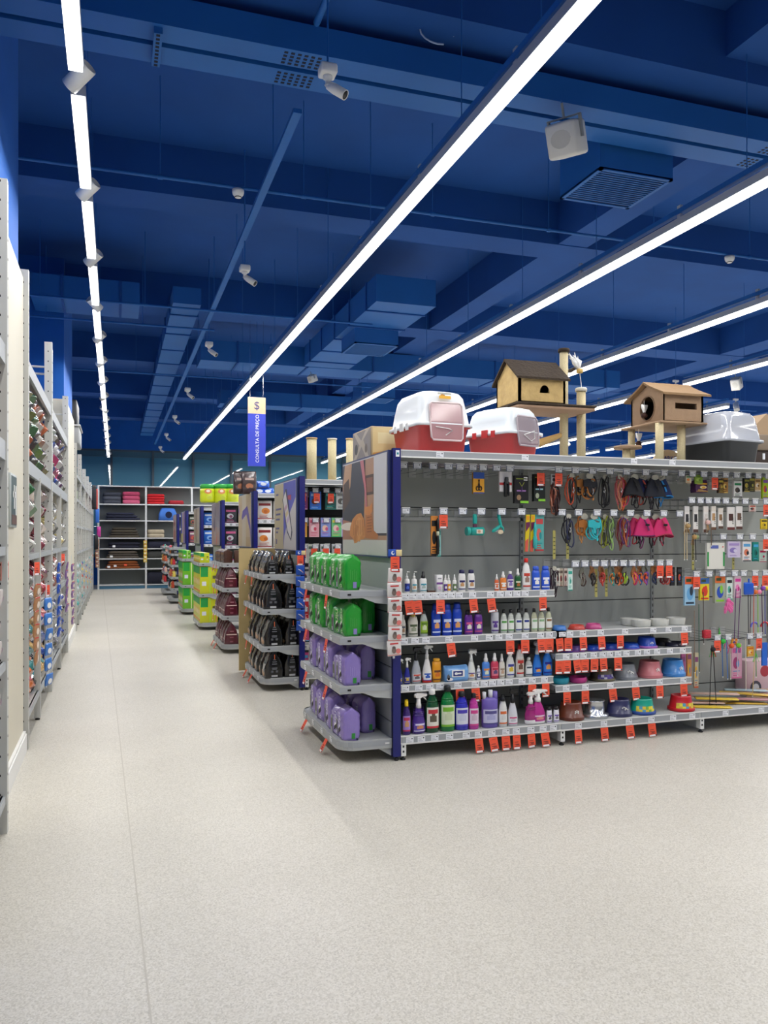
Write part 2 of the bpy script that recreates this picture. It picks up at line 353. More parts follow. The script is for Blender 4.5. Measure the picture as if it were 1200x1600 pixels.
def speaker(x, y, z, rz, lab):
    t = empty('speaker', (x, y, z), rz)
    MB().cbox(-.09, .09, -.12, .12, -.13, .1, M('d9d8d2', .5), .02).build('cabinet', t)
    MB().disc(0, -.01, .06, .06, -.121, M('c4c3bd', .7)).build('grille', t)
    MB().box(-.1, -.09, -.02, .02, -.02, .13, STEELD).box(.09, .1, -.02, .02, -.02, .13, STEELD).box(-.1, .1, -.02, .02, .12, .13, STEELD).tube([(0,0,.13), (0,.0,.22)], .008, STEELD).tube([(0, 0, .2), (0, -(ZC-z-.2)*math.tan(math.radians(28)) if False else 0, .24)], .004, BLUEG).build('bracket', t)
    tag(t, lab, 'speaker'); t.rotation_euler = (math.radians(24), 0, rz); return t
speaker(3.02, 4.99, 4.37, math.radians(-52), 'white loudspeaker hanging below the near steel beam').scale = (1.2, 1.05, 1.0)
speaker(9.2, 10.2, 3.95, math.radians(-60), 'small white loudspeaker at the right edge above the clear litter box').scale = (.75, .75, .75)
speaker(PX(488, 13.4), 13.4, 4.25, math.radians(-60), 'tiny white loudspeaker right of the hanging price sign').scale = (.6, .6, .5)
for px, py, Y, lab in ((372, 286, 6.85, 'round white smoke detector left of the camera tray'), (1140, 397, 6.85, 'round white smoke detector near the right edge')):
    x = PX(px, Y); z = 4.46
    t = empty('smoke_detector', (x, Y, z)); MB().lathe([(.0, -.05), (.025, -.045), (.045, -.02), (.05, .0), (.05, .02), (.0, .02)], WHITE, n=20).build('cap', t)
    MB().lathe([(.03, -.045), (.031, -.03)], INK, n=12).build('vent_ring', t); tag(t, lab, 'smoke detector')
mb = MB().tube([(2.0+.12*math.cos(a), 4.9, 4.9+.07*math.sin(a)-.05) for a in [i*PI/8 for i in range(14)]], .006, M('9fb4d4', .5))
tag(mb.build('loose_cable'), 'loose pale cable loop dangling from the near ceiling beam', 'cable')
# hanging sign
t = empty('hanging_sign', (2.05, 12.3, 2.63))
SB = M('2b3fc0', .45); SC = M('cdb592', .5)
MB().box(-.135, .135, -.012, .012, 0, .80, SB).build('blue_panel', t)
MB().box(-.135, .135, -.012, .012, .80, 1.05, SC).build('beige_panel', t)
text_part('$', .17, M('2a2f6a', .5), t, (0, -.0135, .92), (PI/2, 0, 0), 'dollar_symbol')
text_part('CONSULTA DE PREÇO', .072, WHITE, t, (0.01, -.0135, .42), (PI/2, -PI/2, 0), bold=.0004)
MB().tube([(-.1, 0, 1.05), (-.1, 0, 2.7)], .003, CHROME).tube([(.1, 0, 1.05), (.1, 0, 2.7)], .003, CHROME).build('suspension_wire', t)
tag(t, 'tall blue and beige hanging sign reading consulta de preço', 'sign')
# ---------------------------------------------------------------- packs and bottles
RND = random.Random(7)
def fset(seed):
    r = random.Random(seed); return r
def printed(mb, w, v0, v1, y, cols, seed, x0=0):
    """small print on a flat front: title bar, picture, text lines"""
    r = random.Random(seed); h = v1-v0; a = w/2
    c = [M(k, .45) for k in cols]
    mb.plate(x0-a*.8, x0+a*.8, v0+h*.74, v0+h*.88, y, c[0])
    mb.disc(x0+r.uniform(-.1, .1)*w, v0+h*.45, w*.28, h*.17, y, c[1 % len(c)])
    mb.disc(x0+r.uniform(-.12, .12)*w, v0+h*.42, w*.14, h*.1, y-.001, c[2 % len(c)])
    for k in range(3): mb.plate(x0-a*.7, x0+a*r.uniform(.1, .75), v0+h*(.2-.06*k), v0+h*(.225-.06*k), y, c[(k+2) % len(c)])
    mb.plate(x0-a*.95, x0+a*.95, v0, v0+h*.05, y, c[-1])
def pouch_rings(w, h, d, seed, flat=.62, nz=12, nx=14, tri=False):
    r = random.Random(seed); rings = []; N = nx*2
    for k in range(nz+1):
        t = k/nz; z = h*t
        if tri: dd = d*max(.03, .97*(1-(max(0, t-.12)/.88)**2.3)); ww = w*(1-.28*max(0, t-.5)/.5)
        else:
            dd = d*(.86+.14*min(1, t/.15)) if t < flat else d*max(.03, (1-(t-flat)/(1-flat))**.75)
            ww = w*(.97+.03*math.sin(t*3))
        ring = []
        for i in range(N):
            a = 2*PI*i/N; cx, sx = math.cos(a), math.sin(a)
            e = .28
            x = ww/2*math.copysign(abs(cx)**e, cx); y = dd/2*math.copysign(abs(sx)**(.5 if t < .9 else .6), sx)
            j = .028*w*(1 if 0 < k < nz else .3)
            ring.append((x+r.uniform(-j, j)*.5, y+r.uniform(-j, j), z+(r.uniform(-j, j)*1.2 if k else 0)+(.02*h*math.sin(3*x/w+seed) if k == nz else 0)))
        rings.append(ring)
    return rings
def pouch(name, w, h, d, body, print_fn=None, seed=1, tri=False, rough=.32, parent=None, facefn=None):
    t = parent or empty(name); m = M(body, rough, coat=.3)
    mb = MB(); R = pouch_rings(w, h, d, seed, tri=tri); mb.loft(R, m, fn=facefn)
    mb.build('bag_body', t)
    p = MB(); p.box(-w*.47, w*.47, -d*.02-.002, d*.02+.002, h*.97, h*1.03, m); p.build('top_seal', t)
    if print_fn: q = MB(); print_fn(q, w, h, d); q.build('printed_front', t)
    return t
def band(mb, w, dpt, z0, z1, colf, nu=8, nv=10, ang=60, c=(0, 0, 0), off=.0012, e=1.0):
    """label wrapped round the front of an oval bottle; colf(u, v) gives the printed colour"""
    a0 = math.radians(270-ang); a1 = math.radians(270+ang); rx, ry = w/2+off, dpt/2+off
    vs = []; 
    for j in range(nv+1):
        for i in range(nu+1):
            a = a0+(a1-a0)*i/nu; vs.append((c[0]+rx*math.cos(a), c[1]+ry*math.sin(a), z0+(z1-z0)*j/nv))
    b = len(mb.v); mb.v += vs
    for j in range(nv):
        for i in range(nu):
            m = M(colf((i+.5)/nu, (j+.5)/nv), .45); mb.f.append([b+j*(nu+1)+i, b+j*(nu+1)+i+1, b+(j+1)*(nu+1)+i+1, b+(j+1)*(nu+1)+i]); mb.mi.append(mb._mid(m)); mb.sm.append(True)
def labfn(cols, seed):
    bg, c1, c2 = (list(cols)+[cols[0]]*3)[:3]
    def f(u, v):
        if .74 < v < .88 and .15 < u < .85: return c1
        if ((u-.5)/.3)**2+((v-.48)/.2)**2 < 1: return c2
        if v < .14: return c1
        return bg
    return f
PROF = {'pump': (.66, [(.9, 0), (1, .02), (1, .8), (.85, .93), (.4, 1)]),
 'spray': (.70, [(.9, 0), (1, .02), (1, .85), (.8, .95), (.4, 1)]),
 'trigger': (.66, [(.85, 0), (1, .02), (1, .45), (.85, .6), (.62, .8), (.42, .93), (.35, 1)]),
 'round': (.88, [(.9, 0), (1, .02), (1, .5), (.95, .66), (.7, .86), (.34, .96), (.34, 1)]),
 'flat': (.86, [(.92, 0), (1, .02), (.96, .4), (1, .8), (.8, .96), (.4, 1)]),
 'tube': (.9, [(.85, 0), (.9, .05), (1, .6), (.97, .95), (.5, 1)]),
 'wave': (.82, [(.9, 0), (1, .03), (.9, .3), (.88, .45), (1, .7), (.75, .93), (.4, 1)]),
 'jug': (.8, [(.93, 0), (1, .02), (1, .6), (.98, .62), (.98, .93), (.6, 1)])}
def bottle(style, w, h, body, cap, labels, seed=0, glossy=False, deep=.62, base=None):
    t = empty('bottle'); bh, prof = PROF[style]; dp = w*deep; H = h*bh
    bm_ = M(body, .2 if glossy else .38, coat=.5 if glossy else 0)
    mb = MB().lathe([(r*w/2, z*H) for r, z in prof], bm_, sy=deep, n=18)
    if glossy:
        for k in (.68, .74, .8): mb.lathe([(w*.44*(1 if k < .7 else .93), H*k), (w*.455*(1 if k < .7 else .93), H*(k+.015)), (w*.44*(1 if k < .7 else .93), H*(k+.03))], bm_, sy=deep, n=18)
    if base: mb.lathe([(w*.503, .002), (w*.508, .01), (w*.508, H*.2), (w*.46, H*.24)], M(base, .4), sy=deep, n=18)
    mb.build('bottle_body', t)
    cm = M(cap, .4); mb = MB(); r0 = w*.2
    if style == 'pump':
        mb.lathe([(r0*1.1, H-.004), (r0*1.1, H+h*.1), (r0*.5, H+h*.12), (r0*.35, H+h*.14), (r0*.35, H+h*.25)], cm); mb.tube([(0, 0, h*.95), (w*.2, -.0, h*.965), (w*.55, -.0, h*.95)], [w*.1, w*.1, w*.05], cm); nm = 'pump_head'
    elif style == 'spray':
        mb.lathe([(r0*1.3, H-.004), (r0*1.3, H+h*.1), (r0*.9, H+h*.12), (r0*.8, h*.97), (r0*.5, h)], cm); nm = 'spray_cap'
    elif style == 'trigger':
        mb.lathe([(r0*.95, H-.006), (r0*.95, H+h*.08), (r0*.7, H+h*.1), (r0*.7, H+h*.22)], cm)
        mb.prism([(-w*.28, h*.9), (-w*.3, h*.96), (-w*.12, h), (w*.3, h*.985), (w*.62, h*.97), (w*.62, h*.925), (w*.3, h*.92), (w*.12, h*.88)], -w*.13, w*.13, cm, 'y')
        mb.tube([(w*.36, 0, h*.93), (w*.46, 0, h*.88), (w*.62, 0, h*.82)], [w*.07, w*.06, w*.03], cm); nm = 'trigger_head'
    elif style == 'jug':
        mb.lathe([(w*.13, H-.004), (w*.13, h), (0, h)], cm, c=(w*.05, 0, 0)); mb.lathe([(w*.11, H-.02), (w*.11, h*.95), (0, h*.95)], cm, c=(-w*.33, 0, 0)); mb.lathe([(w*.16, H-.05), (w*.14, h*.96), (0, h*.96)], bm_, c=(w*.33, 0, 0)); nm = 'cap'
    else:
        rr = w*(.36 if style in ('flat', 'tube') else .23)
        mb.lathe([(rr, H-.003), (rr*1.02, H+h*.02), (rr*.95, h*.985), (rr*.7, h), (0, h)], cm, sy=.8 if style == 'flat' else 1); nm = 'cap'
    mb.build(nm, t)
    if labels:
        mb = MB(); z0, z1 = (.12, .62) if style not in ('trigger',) else (.1, .42)
        if style in ('round', 'pump', 'spray', 'flat', 'wave'): z1 = .66
        ls = labels[0]; wd = 1.0 if style != 'wave' else .93
        band(mb, w*wd, dp*wd, H*z0, H*z1, labfn(ls, seed), off=.0015); mb.build('label', t)
    return t
def card_tag_mesh():
    mb = MB().box(-.032, .032, -.0012, 0, -.098, 0, ORANGE).box(-.026, .022, -.0022, -.0012, -.096, -.084, TICKET)
    mb.disc(.026, -.09, .006, .006, -.0012, INK, n=8)
    for z, a, b in ((-.045, -.018, .012), (-.06, -.02, .018), (-.066, -.008, .018), (-.075, -.02, .02), (-.014, -.015, .02)): mb.plate(a, b, z-.0035, z, -.0012, INK if z < -.02 else M('c64226', .5), .0006)
    return mb
TAGN = {}
def price_card(x, y, z, where, rz=0, tilt=(0, 0), s=1.0):
    k = TAGN.get(where, 0); TAGN[where] = k+1
    o = inst('price_card', lambda: card_tag_mesh().build('price_card'), (x, y, z), rz, 'orange price card, %s from the left %s' % (ORD[k], where), 'price card', 'orange price cards', tilt)
    o.scale = (s, 1, s); return o
def ticket_mb(): 
    mb = MB().box(-.028, .028, -.001, 0, -.019, .019, TICKET).plate(.012, .02, .004, .012, -.001, INK, .0006)
    for z, b in ((.008, .004), (-.004, .0), (-.012, .012)): mb.plate(-.023, b, z-.0022, z, -.001, M('8a8c96', .6), .0006)
    return mb
TICKET_ME = ticket_mb().mesh('price_label')
def ticket(parent, x, y, z, rz=0, name='price_label', s=1.0):
    o = bpy.data.objects.new(name, TICKET_ME); scene.collection.objects.link(o); o.parent = parent; o.location = (x, y, z); o.rotation_euler = (0, 0, rz); o.scale = (s, 1, s); return o
def shelf(parent, x0, x1, yf, yb, z, lip=.045, rail=LIP, tickets=(), name='shelf', brackets=True):
    """shelf whose front edge faces -Y, top surface at z"""
    mb = MB().box(x0, x1, yf+.006, yb, z-.022, z, STEEL).box(x0, x1, yf, yf+.006, z-lip, z+.004, STEEL).box(x0+.01, x1-.01, yf-.004, yf, z-lip+.005, z-.002, rail)
    mb.box(x0, x1, yf-.006, yf, z-lip-.004, z-lip+.006, WHITE).box(x0, x1, yf-.006, yf, z-.002, z+.005, WHITE)
    if brackets:
        for x in (x0+.004, x1-.008): mb.prism([(yf+.03, z-.022), (yf+.03, z-.04), (yb-.12, z-.045), (yb, z-.11), (yb, z-.022)], x, x+.003, STEEL)
    o = mb.build(name, parent)
    for tx in tickets:
        if x0+.03 < tx < x1-.03: ticket(o, tx, yf-.005, z-lip/2+.001)
    return o
HOOK = None
def hook(parent, x, yf, yb, z, tick=True):
    """double wire peg hook reaching from the back panel to yf, ticket holder in front"""
    global HOOK
    L = yb-yf
    mb = MB().tube([(-.02, L, .02), (-.02, .0, .012)], .0022, CHROME, 5).tube([(.0, L, -.03), (.0, .03, -.035), (0, .005, -.012)], .0026, CHROME, 5)
    mb.box(-.03, .03, L-.006, L, -.05, .03, STEEL).box(-.034, .034, -.002, .0, -.02, .026, M('7f8596', .4)).box(-.032, .032, -.006, -.002, .021, .028, WHITE)
    if HOOK is None: HOOK = mb.mesh('peg_hook')
    o = bpy.data.objects.new('peg_hook', HOOK); scene.collection.objects.link(o); o.parent = parent; o.location = (x, yf, z)
    if tick: ticket(o, 0, -.003, 0, s=.92)
    return o
# ---------------------------------------------------------------- gondolas
GX = [1.82, 1.765, 1.75, 1.68, 1.62, 1.56, 1.56]; GY = [5.26, 7.99, 10.75, 13.6, 16.4, 19.2, 22.0]; GW = 1.27
GN = ['nearest gondola', 'second gondola', 'third gondola', 'fourth gondola', 'fifth gondola', 'sixth gondola', 'seventh gondola']
ENDX = 5.65; LEVZ = []
def panel_front(mb, yy, zb, zt, m, x0=0): pass
def gondola(j):
    X, Y = GX[j], GY[j]; t = empty('gondola', (X, Y, 0)); xe = (5.66 if j == 0 else 5.5)-X
    back = PANEL if j != 1 else M('1c1c20', .6)
    for i, y in enumerate((0, GW-.04)):
        mb = MB().box(0, .056, y, y+.04, .03, 2.165, NAVY).box(-.003, .0, y+.01, y+.018, .03, 2.165, BLACK)
        mb.lathe([(.014, 0), (.018, .01), (.008, .015), (.008, .03)], BLACK, c=(.03, y+.02, 0)); mb.build('end_upright', t)
    # light end board with seams
    mb = MB(); z = .1
    for zt in (.26, .64, 1.02, 1.41): mb.box(.006, .05, .04, GW-.04, z+.004, zt-.004, PANEL); z = zt
    mb.box(.012, .044, .04, GW-.04, .1, 2.13, M('3c403e', .6)); mb.build('end_board', t)
    # centre wall
    mb = MB(); z = .1
    for zt in (.26, .64, 1.02, 1.40, 1.78, 2.10):
        mb.box(.05, xe, .60, .625, z+.004, zt-.004, back).box(.05, xe, .645, .67, z+.004, zt-.004, back); z = zt
    mb.box(.05, xe, .612, .658, .1, 2.1, M('303332', .7))
    nb = 3
    for b in range(nb+1):
        x = .05+b*1.256
        mb.box(x-.014, x+.014, .585, .70, .05, 2.1, STEELD)
        for q in range(38): mb.box(x-.004, x+.004, .5838, .585, .12+q*.052, .145+q*.052, BLACK)
    mb.build('back_panel', t)
    mb = MB()
    for b in range(0, nb+1):
        x = .05+b*1.256+.01
        mb.box(x, x+.035, .0, .05, .03, .125, WHITE).box(x, x+.003, .05, .6, .03, .12, STEEL).box(x, x+.003, .67, 1.22, .03, .12, STEEL)
        for zz in (.055, .09): mb.box(x+.01, x+.022, -.001, 0, zz, zz+.014, BLACK)
        mb.lathe([(.018, 0), (.02, .008), (.008, .014), (.008, .035)], BLACK, c=(x+.02, .025, 0))
        mb.lathe([(.018, 0), (.02, .008), (.008, .014), (.008, .035)], BLACK, c=(x+.02, 1.22, 0))
    mb.build('base_foot', t)
    return t, xe
gon = []
for j in range(7):
    t, xe = gondola(j); gon.append(t)
    tag(t, '%s from the camera, grey back wall with navy end uprights' % GN[j] if j != 1 else 'second gondola from the camera, black back wall with navy end uprights', 'gondola', 'gondola row')
YF = 0.10       # front of the upper shelves behind the base shelf
g = gon[0]; gx = GX[0]; gy = GY[0]
def W0(px, Y=5.36): return PX(px, Y)
B1, B2, B3 = 1.876, 3.13, 4.386
def L(pxs, Y): return [PX(p, Y)-gx for p in pxs]
tick = lambda pxs, Y: L(pxs, Y)
# main gondola shelves
shelf(g, B1-gx, 5.65-gx, -.0, .60, 2.15, tickets=L([687, 820, 990, 1050], 5.26), name='top_shelf', brackets=False)
shelf(g, .06, 5.65-gx, .65, 1.25, 2.15, name='top_shelf', brackets=False)
SZ1 = [.165, .50, .835, 1.15]
shelf(g, B1-gx, B2-gx, .0, .6, SZ1[0], .05, tickets=L([640, 658, 679, 702, 728, 747, 768, 790, 806, 829, 848, 864], 5.26))
shelf(g, B1-gx, 3.13-gx, YF, .6, SZ1[1], tickets=L([633, 654, 671, 687, 715, 742, 756, 769, 782, 795, 815, 831, 850], 5.36))
shelf(g, B1-gx, 3.24-gx, YF, .6, SZ1[2], tickets=L([631, 648, 665, 701, 741, 764, 779, 795, 820, 844, 858], 5.36))
shelf(g, B1-gx, 3.14-gx, YF, .6, SZ1[3], tickets=L([633, 645, 657, 669, 681, 693, 705, 717, 738, 766, 781, 794, 807, 820, 848], 5.36))
SZ2 = [.165, .425, .665, .835]
shelf(g, B2-gx, B3-gx, .0, .6, SZ2[0], .05, tickets=L([903, 943, 982, 1017, 1051, 1081], 5.26))
shelf(g, B2+.02-gx, B3-gx, YF, .6, SZ2[1], tickets=L([884, 914, 953, 992, 1030, 1067], 5.36))
shelf(g, B2+.02-gx, B3-gx, YF, .6, SZ2[2], tickets=L([872, 884, 899, 911, 927, 941, 952, 965, 978, 996, 1010, 1026, 1046, 1066, 1078], 5.36))
shelf(g, B2+.02-gx, B3-gx, YF, .6, SZ2[3], tickets=L([878, 890, 910, 938, 976, 1020, 1044, 1069], 5.36))
shelf(g, B3-gx, 5.65-gx, .0, .6, .165, .05, tickets=L([1133, 1189], 5.26))
shelf(g, .06, 5.65-gx, .67, 1.25, .165, .05); shelf(g, .06, 5.65-gx, .67, 1.2, 1.0)
HY = 5.42
HR = [([630, 652, 677, 701, 719, 739, 755, 776, 797, 873, 899, 926, 953, 979, 1009, 1038, 1065, 1082, 1100, 1117, 1134, 1151, 1169, 1185, 1200], 2.06),
      ([634, 666, 693, 723, 752, 784, 815, 846, 878, 904, 933, 959, 985, 1011, 1037, 1062], 1.735), ([1081, 1094.5, 1107, 1120, 1134, 1149, 1164.5, 1180, 1197], 1.845),
      ([899, 914, 930, 944, 959, 974, 988, 1002, 1016, 1031.5, 1045.5], 1.34), ([1130, 1156, 1176, 1197], 1.55), ([1088.5, 1108, 1129, 1148, 1162, 1180, 1196], 1.245), ([1121, 1138, 1172, 1186], .72)]
for pxs, z in HR:
    for p in pxs: hook(g, PX(p, HY)-gx, HY-gy, .60, z)
for z, x0, x1 in ((1.69, 1.9, 3.2),): 
    MB().box(x0-gx, x1-gx, .585, .6, z-.012, z+.012, STEEL).build('hook_rail', g)
# other gondolas: shelves facing the camera
for j in range(1, 7):
    t = gon[j]; xe = 5.5-GX[j]
    shelf(t, .06, xe, 0, .6, 2.13, name='top_shelf', brackets=False); shelf(t, .06, xe, .65, 1.25, 2.13, name='top_shelf', brackets=False)
    shelf(t, .06, xe, 0, .6, .165, .05)
    if j != 1:
        for z in (.58, 1.0, 1.4, 1.78): shelf(t, .06, xe, YF, .6, z, tickets=[.12, .22, .34, .48])
for p, z in [(q, z) for z in (2.03, 1.72, 1.45, 1.1, .8) for q in (476, 493, 510, 528, 545)]:
    hook(gon[1], PX(p, 8.13)-GX[1], .14, .6, z)
# end panels with pictures
def endpanel(j, name_label, art):
    t = gon[j]; z0, z1, y0, y1 = 1.415, 2.15, .05, GW-.05
    mb = MB().box(-.022, .004, y0-.006, y1+.006, z0-.012, z1+.006, M('2b3768', .4)).box(-.024, -.022, y0+.01, y1-.01, z0, z1-.006, M('c9cacb', .5))
    o = mb.build('picture_frame', t)
    a = MB(); art(a, y1-y0-.03, z1-z0-.02); q = a.build('picture', o, (-.0245, y1-.015, z0+.005), -PI/2)
    q['label'] = name_label
def A(mb, pts, w, h, c, y=0.0, t=.0006):          # polygon in fractions of the picture
    m = M(c, .4); n = len(pts); P = [(p[0]*w, y-t, p[1]*h) for p in pts]; mb.add(P, [list(range(n))], m)
def blob(cx, cy, rx, ry, n=14, k=0, r0=0.0):
    r = random.Random(k); return [(cx+rx*math.cos(2*PI*i/n)*(1+r.uniform(-r0, r0)), cy+ry*math.sin(2*PI*i/n)*(1+r.uniform(-r0, r0))) for i in range(n)]
def R(x0, x1, y0, y1): return [(x0, y0), (x1, y0), (x1, y1), (x0, y1)]
def art_cat(mb, w, h):
    A(mb, R(0, 1, 0, 1), w, h, 'b0876c'); A(mb, R(.0, 1, 0, .15), w, h, 'c4c2bc', t=.001)
    A(mb, R(0, .14, .18, 1), w, h, '6a4a40', t=.001); A(mb, [(.0, .35), (.52, .35), (.56, 1), (0, 1)], w, h, '333a47', t=.0012)
    A(mb, R(.74, 1, .22, 1), w, h, 'c9c8cc', t=.0012); A(mb, R(.75, 1, .195, .22), w, h, '38343c', t=.0014)
    A(mb, R(.56, .74, .62, .83), w, h, '4b352c', t=.0014); A(mb, R(.58, .72, .65, .8), w, h, '8a5a4a', t=.0016)
    A(mb, [(.03, .55), (.0, .75), (.06, 1), (.24, 1), (.2, .75), (.12, .6)], w, h, 'c39a78', t=.0016); A(mb, [(.0, .45), (.2, .6), (.16, .84), (.02, .78)], w, h, '514038', t=.0018)
    A(mb, blob(.15, .3, .2, .045), w, h, 'e0d5c8', t=.0018); A(mb, [(0, .16), (.25, .16), (.3, .34), (0, .38)], w, h, 'a5705a', t=.0016)
    A(mb, [(.18, .2), (.2, .3), (.26, .38), (.36, .43), (.46, .44), (.52, .38), (.58, .2), (.52, .16), (.42, .15), (.36, .12), (.3, .11), (.28, .16)], w, h, 'cf8748', t=.002); A(mb, [(.3, .3), (.4, .4), (.47, .38), (.5, .22), (.44, .18), (.36, .2)], w, h, 'd8975c', t=.0021); A(mb, [(.28, .14), (.34, .13), (.4, .3), (.34, .32)], w, h, 'c07a3e', t=.0022); A(mb, [(.38, .14), (.44, .13), (.46, .3), (.4, .32)], w, h, 'd99556', t=.0024)
    A(mb, [(.56, .43), (.7, .42), (.74, .25), (.84, .2), (.82, .16), (.68, .165), (.56, .17)], w, h, 'b9713c', t=.0022)
    for k in range(6): A(mb, [(.6, .38-.03*k), (.7, .385-.03*k), (.7, .395-.03*k), (.6, .39-.03*k)], w, h, '8e512a', t=.0028)
    A(mb, [(.54, .44), (.55, .53), (.6, .5), (.66, .5), (.71, .535), (.72, .45), (.66, .41), (.58, .41)], w, h, 'd0854a', t=.0028)
    for k in range(7): A(mb, [(.28+.04*k, .2+.02*(k % 3)), (.29+.04*k, .2), (.3+.04*k, .36), (.29+.04*k, .37)], w, h, 'a9683a', t=.0026)
    A(mb, [(.44, 1), (.52, 1), (.58, .72), (.6, .5), (.565, .5), (.54, .7)], w, h, 'c0707a', t=.003)
def art_phone(mb, w, h):
    A(mb, R(0, 1, 0, 1), w, h, 'b9ad8a'); A(mb, [(.45, 1), (1, 1), (1, .45), (.88, .0), (.45, 0)], w, h, '4a50b4', t=.001); A(mb, [(.45, .0), (1, 0), (1, .75), (.7, .5), (.5, .2)], w, h, 'c8c4c2', t=.0014)
    A(mb, [(.4, .75), (.55, .9), (.6, .9), (.86, .25), (.8, .12), (.62, .25)], w, h, '2c2f4c', t=.0018); A(mb, [(.43, .75), (.55, .87), (.82, .28), (.78, .16), (.64, .28)], w, h, 'd9d5d4', t=.002)
    for k, c in enumerate(('c9a0b0', 'd8c48a', 'c7b0cc', 'e3d9cc')): A(mb, [(.5+.05*k, .62-.09*k), (.6+.05*k, .68-.09*k), (.63+.05*k, .62-.09*k), (.53+.05*k, .56-.09*k)], w, h, c, t=.0024)
    A(mb, [(.65, .8), (.8, .8), (.8, .72), (.66, .74)], w, h, 'b03a58', t=.002)
    for z, b in ((.83, .2), (.6, .34), (.52, .3), (.44, .27), (.3, .25), (.24, .18)): A(mb, R(.07, b, z, z+.03), w, h, '4a4a84', t=.001)
    A(mb, R(.07, .13, .07, .15), w, h, '4a4a84', t=.001)
def art_beige(mb, w, h):
    A(mb, R(0, 1, 0, 1), w, h, 'bda987'); A(mb, R(.3, .62, 0, 1), w, h, 'c4b9a6', t=.0008); A(mb, [(.28, .58), (.36, .7), (.72, .78), (.8, .7), (1, .35), (1, .0), (.93, .3), (.66, .62), (.3, .52)], w, h, '5f4f9c', t=.0012)
    A(mb, [(.0, .7), (.05, .85), (.1, .6)], w, h, '5f4f9c', t=.001); A(mb, R(.62, .95, 0, .18), w, h, 'b69c72', t=.001)
def art_grey(mb, w, h):
    A(mb, R(0, 1, 0, 1), w, h, '8d8690'); A(mb, R(0, 1, 0, .42), w, h, 'a48a86', t=.0008)
    for i in range(9): r = random.Random(i+40); A(mb, blob(r.random()*.85+.08, r.random()*.8+.1, .06, .14, 9, i, .3), w, h, r.choice(['6f6572', 'b09c98', 'c06a58', '55506a', '9aa0a8']), t=.001+i*.0002)
def art_pale(mb, w, h):
    A(mb, R(0, 1, 0, 1), w, h, 'b5a68e'); A(mb, R(.5, .6, .05, 1), w, h, '5c5048', t=.001); A(mb, R(.25, .32, .1, .9), w, h, '8f7a66', t=.001); A(mb, R(.7, .85, 0, .9), w, h, 'c4b8a4', t=.001); A(mb, R(.5, .66, .2, .4), w, h, 'b0744e', t=.0012)
def art_blue(mb, w, h):
    A(mb, R(0, 1, 0, 1), w, h, '7d5a9e'); A(mb, R(.4, .7, 0, 1), w, h, 'c9b9a6', t=.001); A(mb, R(.0, .3, .3, 1), w, h, '3050a8', t=.001); A(mb, R(.1, .45, 0, .3), w, h, 'c9c05a', t=.0012)
def art_pink(mb, w, h):
    A(mb, R(0, 1, 0, 1), w, h, 'b8a090'); A(mb, blob(.5, .3, .3, .2, 12, 3, .2), w, h, 'a45c50', t=.001); A(mb, blob(.4, .7, .2, .12, 12, 5, .2), w, h, '8f4a48', t=.001)
for j, (lab, fn) in enumerate((('photo of an orange cat looking up', art_cat), ('beige and blue poster with a mobile phone', art_phone), ('beige poster with a purple stroke', art_beige), ('grey and pink photo poster', art_grey), ('pale brown photo poster', art_pale), ('purple poster', art_blue), ('pale poster with red shapes', art_pink))): endpanel(j, lab, fn)
MB().box(-.001+.02, .045, -.003, .0, 2.105, 2.15, TICKET).plate(.025, .04, 2.12, 2.135, -.003, M('2a8f9a')).build('number_sticker', gon[0])
# end-cap shelves: tops with a sloping side cheek; the bottom tray has round corners
EX = -.37
def endshelf(j, z, bottom=False, depth=.37, nt=4):
    t = gon[j]; y0, y1 = .03, GW-.03; lip = .05
    def outline(d, r, n=6):
        p = [(0, y0)]
        for i in range(n+1): a = PI/2*i/n; p.append((-d+r-r*math.sin(a), y0+r-r*math.cos(a)))
        for i in range(n+1): a = PI/2*i/n; p.append((-d+r-r*math.cos(a), y1-r+r*math.sin(a)))
        p.append((0, y1)); return p
    r = .13 if bottom else .006
    O = outline(depth, r)
    mb = MB().prism(O, z-.024, z, STEEL, 'z')
    # lip ribbon following the outline, grey rail between two pale lines
    def ribbon(off, za, zb, m):
        cx, cy = -depth/2, (y0+y1)/2; v = []; n = len(O)
        for p in O:
            dx, dy = p[0]-cx, p[1]-cy; q = (p[0]+(off*(-1) if p[0] < -.01 and abs(dx) > 0 else 0), p[1]+off*(-1 if p[1] < cy else 1)); v.append(q)
        vs = [(a, b, za) for a, b in v]+[(a, b, zb) for a, b in v]+[(a, b, za) for a, b in O]+[(a, b, zb) for a, b in O]
        fs = [(i, i+1, n+i+1, n+i) for i in range(n-1)]+[(n+i, n+i+1, 3*n+i+1, 3*n+i) for i in range(n-1)]+[(i, i+1, 2*n+i+1, 2*n+i) for i in range(n-1)]
        mb.add(vs, fs, m, False)
    ribbon(.004, z-lip-.012 if bottom else z-lip, z+.006, STEEL); ribbon(.007, z-lip+.01, z-.004, LIP)
    if not bottom:
        for yy, s in ((y0, -1), (y1, 1)):
            mb.prism([(-depth, z+.004), (-depth, z-.045), (-depth*.6, z-.045), (-.12, z-.085), (0, z-.1), (0, z+.004)], yy-.002 if s < 0 else yy, yy if s < 0 else yy+.002, STEEL, 'y')
            mb.box(-depth+.05, -depth+.075, yy-.009, yy+.0, z-.03, z-.018, BLACK)
    else: mb.prism([(-.3, z-.06), (-.1, z-.06), (0, z-.12), (0, z-.06)], y0+.01, y0+.013, STEEL, 'y').box(-.05, -.02, y0-.009, y0-.007, z-.03, z-.02, WHITE)
    o = mb.build('end_shelf', t)
    for i in range(nt): ticket(o, -depth-.0085, y0+.22+(y1-y0-.4)*i/(nt-1), z-lip/2+.002, -PI/2)
    return o
